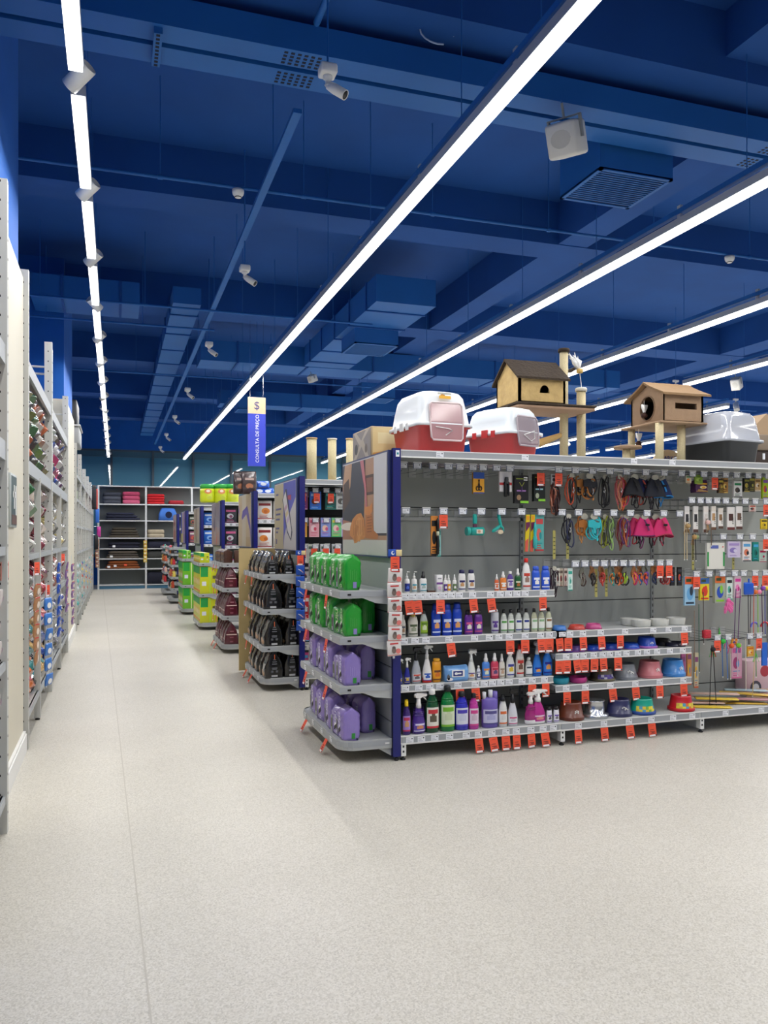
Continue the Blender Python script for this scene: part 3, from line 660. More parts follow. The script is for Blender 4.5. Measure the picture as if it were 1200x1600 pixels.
ENDZ = {0: [1.18, .865, .53, .15], 1: [1.17, .82, .45, .13], 2: [1.2, .87, .5, .12], 3: [1.115, .6, .12], 4: [1.115, .59, .12], 5: [1.3, .12], 6: [1.3, .12]}
for j, zs in ENDZ.items():
    for z in zs: endshelf(j, z, z < .2, .37 if j < 2 else (.4 if j < 3 else .36), 4 if j < 4 else 2)
# ---------------------------------------------------------------- bottles on the nearest gondola
SHN = {3: 'top bottle shelf', 2: 'second bottle shelf', 1: 'third bottle shelf', 0: 'bottom bottle shelf'}
def sit(px, hpx, wpx, sh, spec, desc, deep=1, group=None, dy=.035):
    """spec = style, body, cap, label colours, glossy, depth ratio, base"""
    style, body, cap, labels = spec[:4]; glossy = spec[4] if len(spec) > 4 else False; dr = spec[5] if len(spec) > 5 else .62; base = spec[6] if len(spec) > 6 else None
    Yf = (5.26 if sh == 0 else 5.36)+dy
    w_, h_ = MM(wpx, px, Yf), MM(hpx, px, Yf); w_, h_ = round(w_, 3), round(h_, 3)
    key = (style, w_, h_, body, cap, str(labels), glossy)
    for k in range(deep):
        y = Yf+w_*dr/2+k*(w_*dr+.006); z = SZ1[sh]+.001
        d = desc if k == 0 else 'hidden copy behind: '+desc
        lab = '%s, %s' % (desc, SHN[sh]) if k == 0 else '%s, %s back, %s' % (desc, ORD[k], SHN[sh])
        inst(key, lambda: bottle(style, w_, h_, body, cap, labels, len(desc), glossy, dr, base), (PX(px, y), y, z), RND.uniform(-.12, .12), lab, 'bottle', group)
Wt = 'eceae6'
sit(635.8, 34, 9, 3, ('pump', Wt, Wt, [('1c2f86', '1c2f86', '4f6fd0')], False, .9), 'white pump bottle with a navy label')
sit(647, 34, 9, 3, ('pump', Wt, Wt, [('e8e6e0', '3aa0b4', 'd8b48c')], False, .9), 'white pump bottle with a teal base')
sit(661, 33, 12, 3, ('spray', Wt, '101012', [('e6eaea', '2f94a8', 'a9b8b0')]), 'white spray bottle with black nozzle and teal band')
for i, (px, c) in enumerate(((696, '5b3b8c'), (701, 'e09a28'), (710, '5d7a4c'))): sit(px, 27, 6.5, 3, ('spray', Wt, Wt, [(c, c, Wt)], False, .9), 'small white spray with %s label' % ('purple', 'orange', 'green')[i])
for px, q in ((721.5, 'left'), (736, 'right')): sit(px, 34, 12, 3, ('flat', Wt, '1d1b4e', [(Wt, '2a2466', 'c8996a')]), '%s white flat bottle with navy cap' % q)
sit(776, 26, 7, 3, ('spray', 'e06a3c', Wt, [(Wt, 'e06a3c', 'e06a3c')]), 'small orange spray bottle')
sit(786, 30, 11, 3, ('spray', 'e8873a', Wt, [('e8873a', Wt, Wt)]), 'orange round bottle with pale cap')
sit(797, 30, 11, 3, ('round', '5a3d94', Wt, [(Wt, '5a3d94', '8d77bb')]), 'purple round bottle with white cap')
sit(809, 34, 10, 3, ('spray', '1d5a30', Wt, [('1d5a30', 'd9dcc4', 'a8632e')]), 'dark green spray bottle')
sit(822, 50, 14, 3, ('round', Wt, 'd8281f', [(Wt, 'c9402e', '9a7c70')]), 'tall white bottle with red nozzle')
for px, q in ((837, 'left'), (852, 'right')): sit(px, 37, 14, 3, ('flat', '2f5ccf', '2f5ccf', [('2f5ccf', 'e8ecf6', 'f0ece4')]), '%s blue rounded bottle with white ring' % q)
sit(630, 35, 8, 2, ('wave', 'e0ddd6', Wt, [('cfc9bc', '4d5560', '9d7a5f')]), 'white bottle half behind the hanging sachets')
sit(645, 39, 17, 2, ('wave', 'dcd9cd', 'b8a24e', [('dcd9cd', '4e5e3e', '9aa28a')]), 'cream shampoo bottle with olive print', 2)
sit(662, 41, 13, 2, ('round', 'b9c0bc', '1b1c1c', [('93b52f', '5d8022', 'd0d8b4')]), 'grey bottle with lime green label', 2)
for k, px in enumerate((681, 698, 714)): sit(px, 49, 16, 2, ('flat', '1742b8', '123aa6', [('1742b8', 'cdd9f4', 'e0a060')]), '%s of the three big royal blue shampoo bottles' % ('left', 'middle', 'right')[k], 3)
for k, px in enumerate((732, 747)): sit(px, 37, 14, 2, ('flat', '6a2f96', '1a1320', [('6a2f96', 'd85a8a', 'e6e0d0')]), '%s purple shampoo bottle with black cap' % ('left', 'right')[k], 2)
sit(773, 38, 13, 2, ('tube', 'c4c6cc', 'd5d6da', [('c4c6cc', '5b3a8e', '5b3a8e')]), 'silver tube with purple print and base')
for k, (px, c) in enumerate(((787, '58a04c'), (798, '58a04c'), (810, '2c3c8e'), (822, '2c3c8e'), (834.5, '8fb88a'), (845.6, '8fb88a'), (857, '8a6238'))):
    sit(px, 36, 11, 2, ('round', 'c4c6a8' if k > 3 else 'ccd0c8', '111213', [('e9ebe4', c, 'e9ebe4')], True), 'clear bottle with %s label base, %s in its row' % (['green', 'green', 'blue', 'blue', 'pale green', 'pale green', 'brown'][k], ORD[k]), 2, 'clear shampoo bottles')
sit(624.6, 40, 9, 1, ('trigger', '2a2f86', Wt, [('2a2f86', '8a8fb8', 'd9b84a')]), 'navy trigger spray behind the navy upright')
sit(636, 41, 10, 1, ('trigger', '2a2f96', Wt, [('2a2f96', 'd0c090', 'd9b84a')]), 'navy trigger spray with yellow print')
sit(650, 56, 16, 1, ('trigger', 'aeb2b8', '121214', [('c9ccd0', 'd24a3a', '5a5c62')]), 'grey spray bottle with black trigger', 2)
sit(667, 59, 15, 1, ('trigger', Wt, 'e2e2de', [(Wt, '2a58b8', '2a58b8')], False, .62, 'cf2a26'), 'white trigger spray with red base')
sit(682, 37, 15, 1, ('tube', 'eaa01e', 'efae2a', [('eaa01e', '6a3a24', 'd87020')]), 'yellow canister with orange label')
sit(736, 46, 14, 1, ('trigger', 'dfe0da', 'd8d9d4', [('dfe0da', '5a3f88', 'd8a06a')]), 'white trigger spray with purple foot', 3)
sit(747.6, 22, 7, 1, ('round', 'e0e2ea', Wt, [('2c3468', 'e0e2ea', Wt)]), 'tiny white bottle with navy label')
sit(759, 40, 13, 1, ('spray', '4d86d8', Wt, [('4d86d8', 'e08c3c', 'd8dcc4')]), 'light blue spray bottle')
sit(772.7, 40, 13, 1, ('spray', 'd03f5c', Wt, [('e07a8a', 'c02a4a', '5a4878')]), 'pink red spray bottle')
sit(784, 37, 10, 1, ('spray', 'dcd8cc', Wt, [('dcd8cc', 'a08c74', 'c4a288')]), 'cream spray bottle with beige print', 2)
sit(797, 40, 14, 1, ('round', Wt, Wt, [('e4e6ea', '3a3c94', 'e0c03a')]), 'white bottle with violet label and red top line')
sit(812, 50, 14, 1, ('round', Wt, 'cf2a26', [('cfc4b8', 'c02e2a', '6a4a3a')]), 'tall white bottle with red cap and brown print', 2)
sit(826, 30, 12, 1, ('round', 'c9ccc8', 'c9ccc8', [('e8ebea', '3a4a58', 'e8ebea')], True), 'clear bottle with white oval label')
sit(839, 53, 16, 1, ('trigger', '2a7ad8', 'd4d8dc', [('2a7ad8', '15208c', 'e09a4a')], False, .62), 'bright blue trigger bottle', 2)
sit(855, 40, 16, 1, ('round', '2a7ad8', 'd4d8dc', [('2a7ad8', '15208c', 'e09a4a')]), 'bright blue bottle at the shelf end', 2)
sit(635, 51, 13, 0, ('round', '3a1f6e', 'f0c818', [('a888d0', 'c4305a', 'd09a68')], True), 'purple cleaner bottle with yellow cap', 3)
sit(654, 62, 22, 0, ('trigger', '4a2c86', 'e6e2de', [('5e44a8', 'e0dcec', 'd08a5c')], True, .6), 'purple trigger bottle with red and white head', 3)
sit(675, 68, 22, 0, ('round', '0c4a24', Wt, [('e2ded0', 'c8303a', '5a5040')], True), 'dark green bottle with red shield label', 2)
sit(699, 71, 24, 0, ('round', '0e7a38', '14181a', [('d8e2c4', '7ab82c', 'c9d4b0')], True), 'large green bottle with pale label', 2)
sit(721, 60, 22, 0, ('round', '2c2fb8', '14181a', [('d9dbe8', '4a3cb4', 'c9cce0')], True), 'large violet blue bottle with white label', 2)
sit(740, 56, 16, 0, ('round', 'c23a9c', '14181a', [('e0d2dc', 'd2448c', 'cdb8c8')], True), 'pink bottle with black cap', 2)
sit(765, 58, 27, 0, ('jug', '6d5cae', 'd8d9de', [('c4c4e0', '55508e', 'a9a9d4')]), 'lilac dosing jug with two white caps')
sit(785.5, 46, 14, 0, ('round', 'dcdcd8', '14181a', [('e6e6e2', 'e0703a', 'd8d8d4')]), 'white bottle with orange label foot', 3)
sit(800.7, 56, 16, 0, ('trigger', 'd4d4da', '101012', [('e4e4e8', 'd04a80', 'c9c9d0')]), 'white spray bottle with black trigger head', 2)
sit(829, 50, 20, 0, ('trigger', 'a01e74', 'e4e0dc', None, True, .6, 'e0dcdc'), 'left magenta trigger bottle with white base')
sit(840, 53, 26, 0, ('trigger', 'b42886', 'ecece8', [('b42886', 'e4c8dc', 'd88a8a')], False, .6, 'ecece8'), 'right magenta trigger bottle with white base')
sit(858, 24, 9, 0, ('flat', 'e4e2ea', '101012', [('e4e2ea', '6a4aa8', '55525c')]), 'left small white bottle with tall black cap', 2)
sit(869, 24, 9, 0, ('flat', 'e8e6ee', '101012', [('e8e6ee', '6a4aa8', '77747c')]), 'right small white bottle with tall black cap', 2)
# carton and wet-wipe pack
def carton(w, h, d, c, cols, seed=3):
    t = empty('carton'); MB().cbox(-w/2, w/2, 0, d, 0, h, M(c, .5), .002, 1).build('box_body', t)
    q = MB(); q.plate(-w/2, w/2, h*.45, h*.57, 0, M(cols[0])); q.plate(-w*.3, w*.3, h*.75, h*.83, 0, M('9a9a9e')); q.disc(0, h*.24, w*.3, h*.1, 0, M(cols[1])); q.build('printed_front', t); return t
tag(carton(.047, .125, .05, 'e9e7e6', ('7a4a94', 'dcb8d0')), 'white carton with purple band, top bottle shelf', 'carton'); o = bpy.data.objects['carton']; o.location = (PX(687, 5.40), 5.40, SZ1[3]+.001)
t = empty('wet_wipe_pack', (PX(711, 5.42), 5.42, SZ1[1]+.001)); 
mb = MB(); mb.loft(pouch_rings(.19, .115, .09, 5, flat=.8, nz=8), M('6fa4dc', .3, coat=.4)); mb.build('bag_body', t)
q = MB().plate(-.045, .055, .035, .085, -.046, WHITE, .003); q.plate(-.035, .04, .042, .078, -.049, M('20307c'), .001); q.disc(-.012, .06, .013, .01, -.05, WHITE); q.plate(.0, .028, .055, .066, -.05, WHITE); q.build('flip_lid', t)
q = MB().disc(-.07, .035, .012, .022, -.046, M('55565c')).disc(-.06, .02, .025, .012, -.046, M('e8e8ee')); q.build('printed_front', t)
tag(t, 'light blue pack of wet wipes with navy logo plate, third bottle shelf', 'wipes')
t = empty('comb', (PX(674, 5.41), 5.41, SZ1[3]+.001)); MB().box(-.03, .03, -.006, .006, 0, .012, M('5a3a2c')).tube([(-.03, 0, .008), (-.05, 0, .03)], .006, M('2a1c18')).build('comb_body', t); tag(t, 'small dark comb lying between bottle and carton, top bottle shelf', 'comb')
# ---------------------------------------------------------------- bowls
def bowl(r, h, c, kind='taper', base=None, lab=None):
    t = empty('pet_bowl'); m = M(c, .35, coat=.2) if kind != 'steel' else CHROME; mb = MB()
    if kind == 'taper': prof = [(r*1.0, 0), (r*1.02, .006), (r*1.0, h*.14), (r*.94, h*.16), (r*.78, h*.9), (r*.76, h), (r*.70, h), (r*.66, h*.7), (r*.0, h*.55)]
    elif kind == 'steel': prof = [(r*1.0, 0), (r*1.02, .01), (r*1.0, h*.22), (r*.72, h*.25), (r*.70, h*.93), (r*.74, h), (r*.68, h), (r*.62, h*.5), (0, h*.45)]
    elif kind == 'white': prof = [(r*.9, 0), (r*.94, h*.1), (r*1.0, h*.95), (r*1.0, h), (r*.92, h), (r*.88, h*.3), (0, h*.25)]
    elif kind == 'shallow': prof = [(r*.85, 0), (r*.9, h*.1), (r*1.0, h*.5), (r*.98, h*.9), (r*.93, h), (r*.86, h*.92), (r*.8, h*.4), (0, h*.3)]
    else: prof = [(r*1.0, 0), (r*1.02, h*.12), (r*.95, h*.4), (r*.8, h), (r*.74, h), (r*.7, h*.4), (0, h*.35)]
    mb.lathe(prof, m, n=28); 
    if base: mb.lathe([(r*1.0, -.001), (r*1.06, .004), (r*1.05, h*.2), (r*.98, h*.22)], M(base, .4), n=28)
    mb.build('bowl_body', t)
    if lab:
        q = MB(); vs = []; nu = 14
        for j, v in enumerate((.17, .36, .56)):
            rr = r*(.94-(v-.16)/.74*.16)+.0015
            for i in range(nu+1): a = math.radians(215+110*i/nu); vs.append((rr*math.cos(a), rr*math.sin(a), h*v))
        b = len(q.v); q.v += vs
        for j in range(2):
            for i in range(nu):
                q.f.append([b+j*(nu+1)+i, b+j*(nu+1)+i+1, b+(j+1)*(nu+1)+i+1, b+(j+1)*(nu+1)+i]); q.mi.append(q._mid(M(lab[(i//2+j) % len(lab)]))); q.sm.append(True)
        q.build('label_band', t)
    else:
        q = MB(); rr = r*.9 if kind != 'white' else r*.99; s = .012
        for k in range(3):
            a = math.radians(262+k*8); q.disc(rr*math.cos(a), h*.5+(k % 2)*.006, .005, .006, -math.sqrt(max(0, (r*.9)**2-(rr*math.cos(a))**2))-.002, WHITE if kind != 'white' else M('55555c'), .001, 8)
        if kind in ('taper',): q.build('logo', t)
    return t
def putbowl(px, r, h, sh, c, desc, kind='taper', base=None, lab=None, stack=1, dy=.0, group=None):
    Y = (5.26 if sh == 0 else 5.36)+r+.02+dy
    for k in range(stack):
        key = ('bowl', r, h, c, kind, base, str(lab))
        step = .012 if kind in ('taper', 'steel') else h*.35
        inst(key, lambda: bowl(r, h, c, kind, base, lab), (PX(px, Y), Y, SZ2[sh]+.001+k*step), RND.uniform(-.2, .2), desc if k == 0 else desc+', %s up in its stack' % ORD[k], 'pet bowl', group)
S4 = 'on the top bowl shelf'; S3 = 'on the second bowl shelf'; S2 = 'on the third bowl shelf'; S1 = 'on the bottom shelf'
putbowl(874, .055, .035, 3, '3f7cc8', 'blue bowl with white paw rim %s' % S4, 'low'); putbowl(901, .065, .035, 3, 'c8483c', 'red bowl with white bone rim %s' % S4, 'low', 'b04038', ['e6e0d8', 'c8483c']); putbowl(927, .065, .04, 3, 'c04a84', 'pink bowl with white bone rim %s' % S4, 'low', 'a83a70', ['e8dce4', 'c04a84'])
for i, (px, dy) in enumerate(((984, .12), (1002, .0), (1030, .0), (1056, .06))): putbowl(px, .075, .055, 3, 'd6d6ce', 'white ceramic bowl, %s from the left %s' % (ORD[i], S4), 'white', dy=dy, group='white ceramic bowls')
putbowl(884, .055, .035, 2, '4a3a9c', 'dark blue slow bowl at the left end %s' % S3, 'low'); putbowl(901, .06, .05, 2, '7a5aa8', 'purple bowl %s' % S3, 'low', '9a60b4')
putbowl(927, .065, .045, 2, '1f52c8', 'royal blue bowl behind the orange cards %s' % S3, 'low', '5a3ca4'); putbowl(955, .07, .05, 2, '1c46ae', 'royal blue bowl with purple base %s' % S3, 'low', '5a3ca4'); putbowl(985, .07, .045, 2, '2356c4', 'flat royal blue bowl %s' % S3, 'low', '6a50b4')
putbowl(1010, .082, .085, 2, '2450c0', 'tall royal blue bowl with lilac base %s' % S3, 'taper', 'b06ac0'); putbowl(1034, .08, .05, 2, '15151a', 'black bowl %s' % S3, 'low', dy=.1); putbowl(1054, .085, .035, 2, '1e2036', 'flat dark navy bowl %s' % S3, 'low')
putbowl(875, .07, .05, 1, '1f9ab0', 'teal shallow bowl %s' % S2, 'shallow'); putbowl(903, .07, .045, 1, 'c83a8a', 'magenta shallow bowl %s' % S2, 'shallow'); putbowl(940, .098, .095, 1, '5a5244', 'olive bowl with purple label band %s' % S2, 'taper', '6a6248', ['6a58a0', '4e4488', 'c4c0d0', '5a4c94'])
putbowl(976, .1, .11, 1, '7e8288', 'grey tapered bowl %s' % S2, stack=2); putbowl(1015, .1, .12, 1, 'd07a80', 'salmon pink tapered bowl %s' % S2, stack=2); putbowl(1051, .1, .12, 1, '3f88d0', 'sky blue tapered bowl %s' % S2, stack=2)
putbowl(892, .098, .12, 0, '6a3420', 'brown tapered bowl with white emblem %s' % S1, stack=2); putbowl(929, .105, .13, 0, 'c0c0c0', 'stainless steel bowl %s' % S1, 'steel'); putbowl(967, .1, .115, 0, '2e3058', 'dark navy tapered bowl %s' % S1, stack=2)
putbowl(1003, .1, .12, 0, '14a088', 'teal green bowl with yellow picture band %s' % S1, 'taper', '30509a', ['e2d03a', 'e8d848', '58a0c0', 'e2c03a', '7ab04a']); putbowl(1064, .1, .12, 0, 'c21a26', 'red bowl with yellow picture band %s' % S1, 'taper', 'c21a26', ['e2d03a', 'd8b848', 'e8e04a', '58a0c0', 'd87a3a'])
# ---------------------------------------------------------------- orange price cards
for where, pxs, z, Y in (('under the top bottle shelf', (638.7, 651.5, 688, 739, 767, 848), 1.098, 5.352), ('under the second bottle shelf', (704, 797, 820.5, 845.6, 858.5, 874), .785, 5.352), ('under the third bottle shelf', (718.5, 743, 831.6, 852.6), .45, 5.352),
    ('under the bottom bottle shelf', (747.7, 770, 790, 807, 830, 851), .11, 5.25), ('under the top bowl shelf', (888, 911, 939.5, 969, 1069), .785, 5.352), ('under the second bowl shelf', (874, 886, 901, 914, 929, 942.5, 965.5), .615, 5.352),
    ('under the third bowl shelf', (886, 914.6, 957, 993, 1030.6, 1068), .375, 5.352), ('under the bottom bowl shelf', (903, 944, 983.6, 1018), .11, 5.25)):
    for p in pxs: price_card(PX(p, Y), Y, z, where, RND.uniform(-.15, .1), (RND.uniform(-.22, -.02) if z < .2 else RND.uniform(-.12, 0), RND.uniform(-.12, .03)), 1.0)
for where, pxs, z, Y in (('on the top hook row', (845, 873, 1117), 2.035, 5.413), ('on the second hook row', (693, 1197.5), 1.71, 5.413), ('on the collar hook row', (1031.5, 1045.5), 1.32, 5.413), ('on the toy hook row', (1088.5, 1180, 1196), 1.225, 5.413), ('on the wand hook row', (1121, 1186), .70, 5.413)):
    for p in pxs: price_card(PX(p, Y), Y, z+(.11 if p == 1197.5 else 0), where, RND.uniform(-.1, .1))
price_card(PX(1197, 5.413), 5.413, 1.53, 'on the short hook row above the toys')
# ---------------------------------------------------------------- hanging goods
def hang(px, ztop, Y, fn, key, label, cat, group=None, rz=0, name=None):
    return inst(key, fn, (PX(px, Y), Y, ztop), rz, label, cat, group)
def blister(w, h, d, c, cols, seed=1, style='card', name='blister_pack'):
    t = empty(name); m = M(c, .4)
    MB().box(-w/2, w/2, -.001, d, -h, 0, m).build('backing_card', t); q = MB()
    if style == 'card': printed(q, w, -h, 0, -.001, cols, seed)
    elif style == 'scissors':
        q.plate(-w/2, w/2, -h*.3, 0, -.001, M(cols[0])); q.plate(-w/2, w/2, -h, -h*.95, -.001, M(cols[0]))
        q.tube([(-.004, -.006, -h*.35), (.008, -.006, -h*.72)], .004, BLACK).tube([(.004, -.006, -h*.35), (-.008, -.006, -h*.72)], .004, BLACK)
        for sx in (-1, 1): q.tube([(sx*.012+.011*math.cos(a), -.006, -h*.76+.016*math.sin(a)) for a in [i*PI/5 for i in range(10)]], .0035, BLACK, closed=True)
    elif style == 'tool':
        q.plate(-w/2, w/2, -h*.68, -h*.55, -.001, M('c02a2c')); q.lathe([(.014, -h*.28-.03), (.016, -h*.28), (.014, -h*.28+.02)], M('3a3c40'), c=(.0, -.016, -.02)); q.cbox(-.02, .006, -.022, -.002, -h*1.25, -h*.5, BLACK, .008)
        q.cbox(.012, .026, -.018, -.002, -h*1.2, -h*.5, BLACK, .006)
    elif style == 'dark':
        q.plate(-w*.4, w*.4, -h*.14, -h*.1, -.001, M('8a9a3a')); q.tube([(-.02, -.004, -h*.25), (0, -.004, -h*.4), (.02, -.004, -h*.25)], .003, M('aab04a')); q.tube([(0, -.004, -h*.4), (0, -.004, -h*.6)], .004, M('5a3a74')); q.plate(-w*.35, w*.3, -h*.58, -h*.53, -.001, M(cols[0])); q.disc(-w*.2, -h*.8, w*.16, h*.1, -.001, M(cols[1])); q.plate(-w*.1, w*.5, -h, -h*.92, -.001, M('8ad03a')); q.plate(w*.15, w*.42, -h*.18, -h*.05, -.001, WHITE)
    elif style == 'tall':
        q.plate(-w/2, w/2, -h*.22, -h*.0, -.001, M(cols[0])); q.plate(-w*.3, w*.3, -h*.6, -h*.3, -.001, M(cols[1])); q.plate(-w/2, w/2, -h, -h*.88, -.001, M(cols[2]));
        for k in range(4): q.plate(w*.16, w*.34, -h*(.5+.08*k), -h*(.47+.08*k), -.002, INK)
    elif style == 'header':
        q.plate(-w/2, w/2, -h*.26, 0, -.002, M(cols[0])); q.plate(-w*.4, w*.1, -h*.18, -h*.07, -.003, M('3a4a2c')); q.disc(.0, -h*.6, w*.33, h*.22, -.001, M(cols[1])); q.disc(w*.12, -h*.5, w*.16, h*.16, -.002, M(cols[2]))
        q.plate(-w*.4, w*.4, -h*.95, -h*.88, -.001, M(cols[2]))
    q.build('printed_front', t); return t
def hangb(px, zt, Y, w, h, d, c, cols, style, label, cat='hanging pack', group=None, n=1, seed=1, name='blister_pack', rz=0):
    for k in range(n):
        hang(px, zt, Y+k*(d+.018), lambda: blister(w, h, d, c, cols, seed, style, name), ('bl', w, h, d, c, str(cols), style), label if k == 0 else label+', %s copy back' % ORD[k], cat, group, rz)
def rows(px, top, bot, Y): return PZ(px, top, Y), (bot-top)*DEP(px, Y)/F_
HB = 5.44
def hb(px, top, bot, wpx, c, cols, style, label, n=1, d=.012, Y=HB, **k):
    z, h = rows(px, top, bot, Y); hangb(px, z, Y, MM(wpx, px, Y), h, d, c, cols, style, label, n=n, **k)
hb(748, 738, 771, 19, 'e0a028', ['2850a0'], 'scissors', 'blue and yellow card with black scissors on the top hook row', 2, .02)
hb(790, 737, 768, 21, 'dcd8d8', ['c02a2c'], 'tool', 'red and white pack of black handled clippers on the top hook row', 3, .014)
hb(815, 743, 786, 24, '16151a', ['b07ac0', '9a7a5a'], 'dark', 'left black grooming tool box on the top hook row', 2, .03)
hb(843, 741, 783, 20, '121a18', ['9ac8d0', 'a0a890'], 'dark', 'right black grooming tool box half behind an orange card', 2, .03)
hb(679, 806, 868, 12, 'd88a3c', ['1a1a1c'], 'card', 'orange card with a slim black brush on the second hook row', 1)
mb = MB().lathe([(.0, 0), (.011, .008), (.013, .06), (.010, .13), (.008, .14)], BLACK, n=12).lathe([(.011, .14), (.012, .155), (.01, .17)], M('c9ccb0')).lathe([(.01, .17), (.013, .2), (.012, .25), (0, .27)], BLACK, n=12)
tag(mb.build('grooming_brush', None, (PX(684, 5.42), 5.42, PZ(684, 867, 5.42))), 'slim black brush in front of the orange card', 'brush')
hb(686, 824, 870, 6, '8fc4c0', ['3a8a80'], 'card', 'pale teal card behind the slim black brush', 1, Y=5.45)
# teal lint roller and teal rake
t = empty('lint_roller', (PX(742, 5.44), 5.44, PZ(742, 803, 5.44)))
TEAL = M('1fa89c', .35, coat=.3)
MB().cbox(-.017, .017, -.012, .012, -.075, 0, TEAL, .01).build('handle', t); MB().box(-.014, .014, -.008, .008, -.1, -.075, M('5a2a48')).build('neck', t)
MB().lathe([(.0, -.055), (.03, -.05), (.032, .05), (.0, .055)], TEAL, (.015, 0, -.128), ax='x', n=18).lathe([(.03, -.012), (.033, -.01), (.033, .012), (.03, .014)], TEAL, (-.058, 0, -.128), ax='x', n=18).build('roller', t)
q = MB(); q.plate(.0, .05, -.145, -.115, -.031, M('e0d8c8')); q.disc(.02, -.13, .012, .01, -.033, M('c89a7a')); q.build('label', t)
tag(t, 'teal lint roller hanging on the second hook row', 'lint roller')
t = empty('deshedding_comb', (PX(779, 5.44), 5.44, PZ(779, 803, 5.44)))
MB().tube([(0, 0, 0), (.004, 0, -.03), (.014, 0, -.07), (.02, 0, -.1)], [.012, .013, .012, .014], TEAL, 10).tube([(.016, 0, -.085), (-.01, 0, -.105), (-.04, 0, -.125), (-.052, 0, -.135)], [.01, .014, .015, .006], TEAL, 10).tube([(.018, 0, -.085), (.036, 0, -.105), (.042, 0, -.13)], [.01, .009, .004], TEAL, 10).build('handle', t)
MB().box(-.03, .038, -.004, .004, -.135, -.118, CHROME).disc(.015, -.135, .022, .016, -.004, M('d8c8a8')).build('blade', t)
tag(t, 'teal forked deshedding comb hanging on the second hook row', 'comb')
for px, k in ((824, 'left'), (832, 'right')):
    z, h = rows(px, 804, 862, 5.44)
    def fn():
        t = empty('nail_file_pack'); MB().prism([(-.012, 0), (.02, 0), (.016, -.13), (.004, -h), (-.022, -h)], -.004, .006, M('e0c81e', .4), 'y').build('backing_card', t)
        q = MB(); q.plate(-.008, .014, -.04, -.01, -.004, M('e89a1e')); q.prism([(-.014, -.06), (.018, -.055), (.016, -.09), (-.015, -.13)], -.006, -.004, M('6a2050'), 'y'); q.prism([(-.02, -.2), (.006, -.18), (.0, -h), (-.022, -h)], -.006, -.004, M('d85a50'), 'y'); q.build('printed_front', t); return t
    inst(('strippack', round(h, 3)), fn, (PX(px, 5.44), 5.44, z), 0, '%s slim yellow and purple pack on the second hook row' % k, 'hanging pack')
hb(843, 804, 861, 15, '58a8a4', ['c84a4a', 'd8685a', '2a8a90', 'b83a3e'], 'card', 'teal and red tall card on the second hook row')
t = empty('brush', (PX(836, 5.42), 5.42, PZ(836, 816, 5.42))); MB().lathe([(0, 0), (.008, -.01), (.012, -.06), (.01, -.1), (.016, -.12), (.016, -.19), (0, -.2)], M('3ab8b8', .4)).build('handle', t); tag(t, 'small turquoise brush hanging in front of the yellow packs', 'brush')
# strips of clip hangers (yellow-green plastic)
def clipstrip():
    mb = MB().box(-.013, .013, 0, .003, -.22, 0, M('b4ac62', .4))
    for k in range(5): mb.box(-.008, .008, -.002, 0, -.06-.03*k, -.052-.03*k, M('5c5a38', .5))
    return mb.build('plastic_strip')
for i, (px, zt) in enumerate(((866, 1.60), (887, 1.60), (931.5, 1.30), (947.5, 1.30), (1083, 1.5), (1146, 1.5))): inst('clipstrip', clipstrip, (PX(px, 5.47), 5.47, zt), .2, 'empty yellow-green plastic strip, %s from the left on the nearest gondola' % ORD[i], 'plastic strip', 'empty plastic strips')
# harnesses, leashes and collars
def loop(r, x, z, h, w, y=0, n=14, seed=0, tw=.0):
    rr = random.Random(seed); return [(x+w*math.sin(2*PI*i/n)+rr.uniform(-.003, .003), y+.012*math.sin(4*PI*i/n+seed), z-h/2+h/2*math.cos(2*PI*i/n)) for i in range(n)]
def harness(c1, c2, seed, vest=False, trim=None):
    r = random.Random(seed); t = empty('dog_harness'); m1, m2 = M(c1, .7), M(c2, .7)
    MB().disc(0, -.01, .026, .022, -.012, M('b8b4a4', .5), .002, 14).build('hanging_card', t)
    if vest:
        rings = []; W = .085; Hh = .12
        for k in range(6):
            u = k/5; ww = .03+(W-.03)*u**.8; ring = []
            for i in range(20): a = 2*PI*i/20; ring.append((ww*math.cos(a)*(1+.05*math.sin(3*a+seed)), (.02+.02*u)*math.sin(a), -.02-Hh*u-.012*math.cos(a)**2*u+.008*math.sin(2*a+seed)))
            rings.append(ring)
        MB().loft(rings, m1, cap=False).build('vest', t)
        lo = rings[-1]; MB().tube(lo, .0045, M(trim or c2, .7), closed=True).build('trim', t)
        mb = MB().strap([(-.02, -.04, -.03), (.0, -.045, -.07), (.01, -.05, -.11)], .012, .003, m2, (0, 0, .0) if False else (1, 0, 0)); mb.box(-.014, .014, -.05, -.044, -.075, -.06, BLACK); mb.build('buckle_strap', t)
        mb = MB()
        for k in range(2): x = r.uniform(-.035, .035); mb.tube(loop(0, x, -.13, r.uniform(.07, .11), .012, seed=seed+k), .0045, M((c2, '1a1a1e', 'a0202c')[k]), closed=True)
        mb.build('strap_loop', t)
    else:
        mb = MB()
        for k in range(4): mb.tube(loop(0, r.uniform(-.028, .028), -.01-.02*k, r.uniform(.08, .14), r.uniform(.022, .04), r.uniform(-.01, .015), seed=seed+k), .0055, (m1, m2)[k % 2], closed=True)
        mb.build('webbing', t)
        MB().prism([(-.045, -.04), (-.01, -.03), (.012, -.06), (.045, -.045), (.04, -.09), (.012, -.095), (.006, -.13), (-.008, -.13), (-.012, -.09), (-.045, -.085)], -.022, -.008, m1, 'y').build('chest_plate', t)
        MB().tube([(.02, -.02, -.1), (.022, -.022, -.125), (.016, -.02, -.14)], .004, CHROME).build('snap_hook', t)
        mb = MB()
        for k in range(2): mb.tube(loop(0, r.uniform(-.03, .03), -.1, r.uniform(.06, .1), .01, seed=seed+9+k), .004, m2, closed=True)
        mb.build('leash_end', t)
    return t
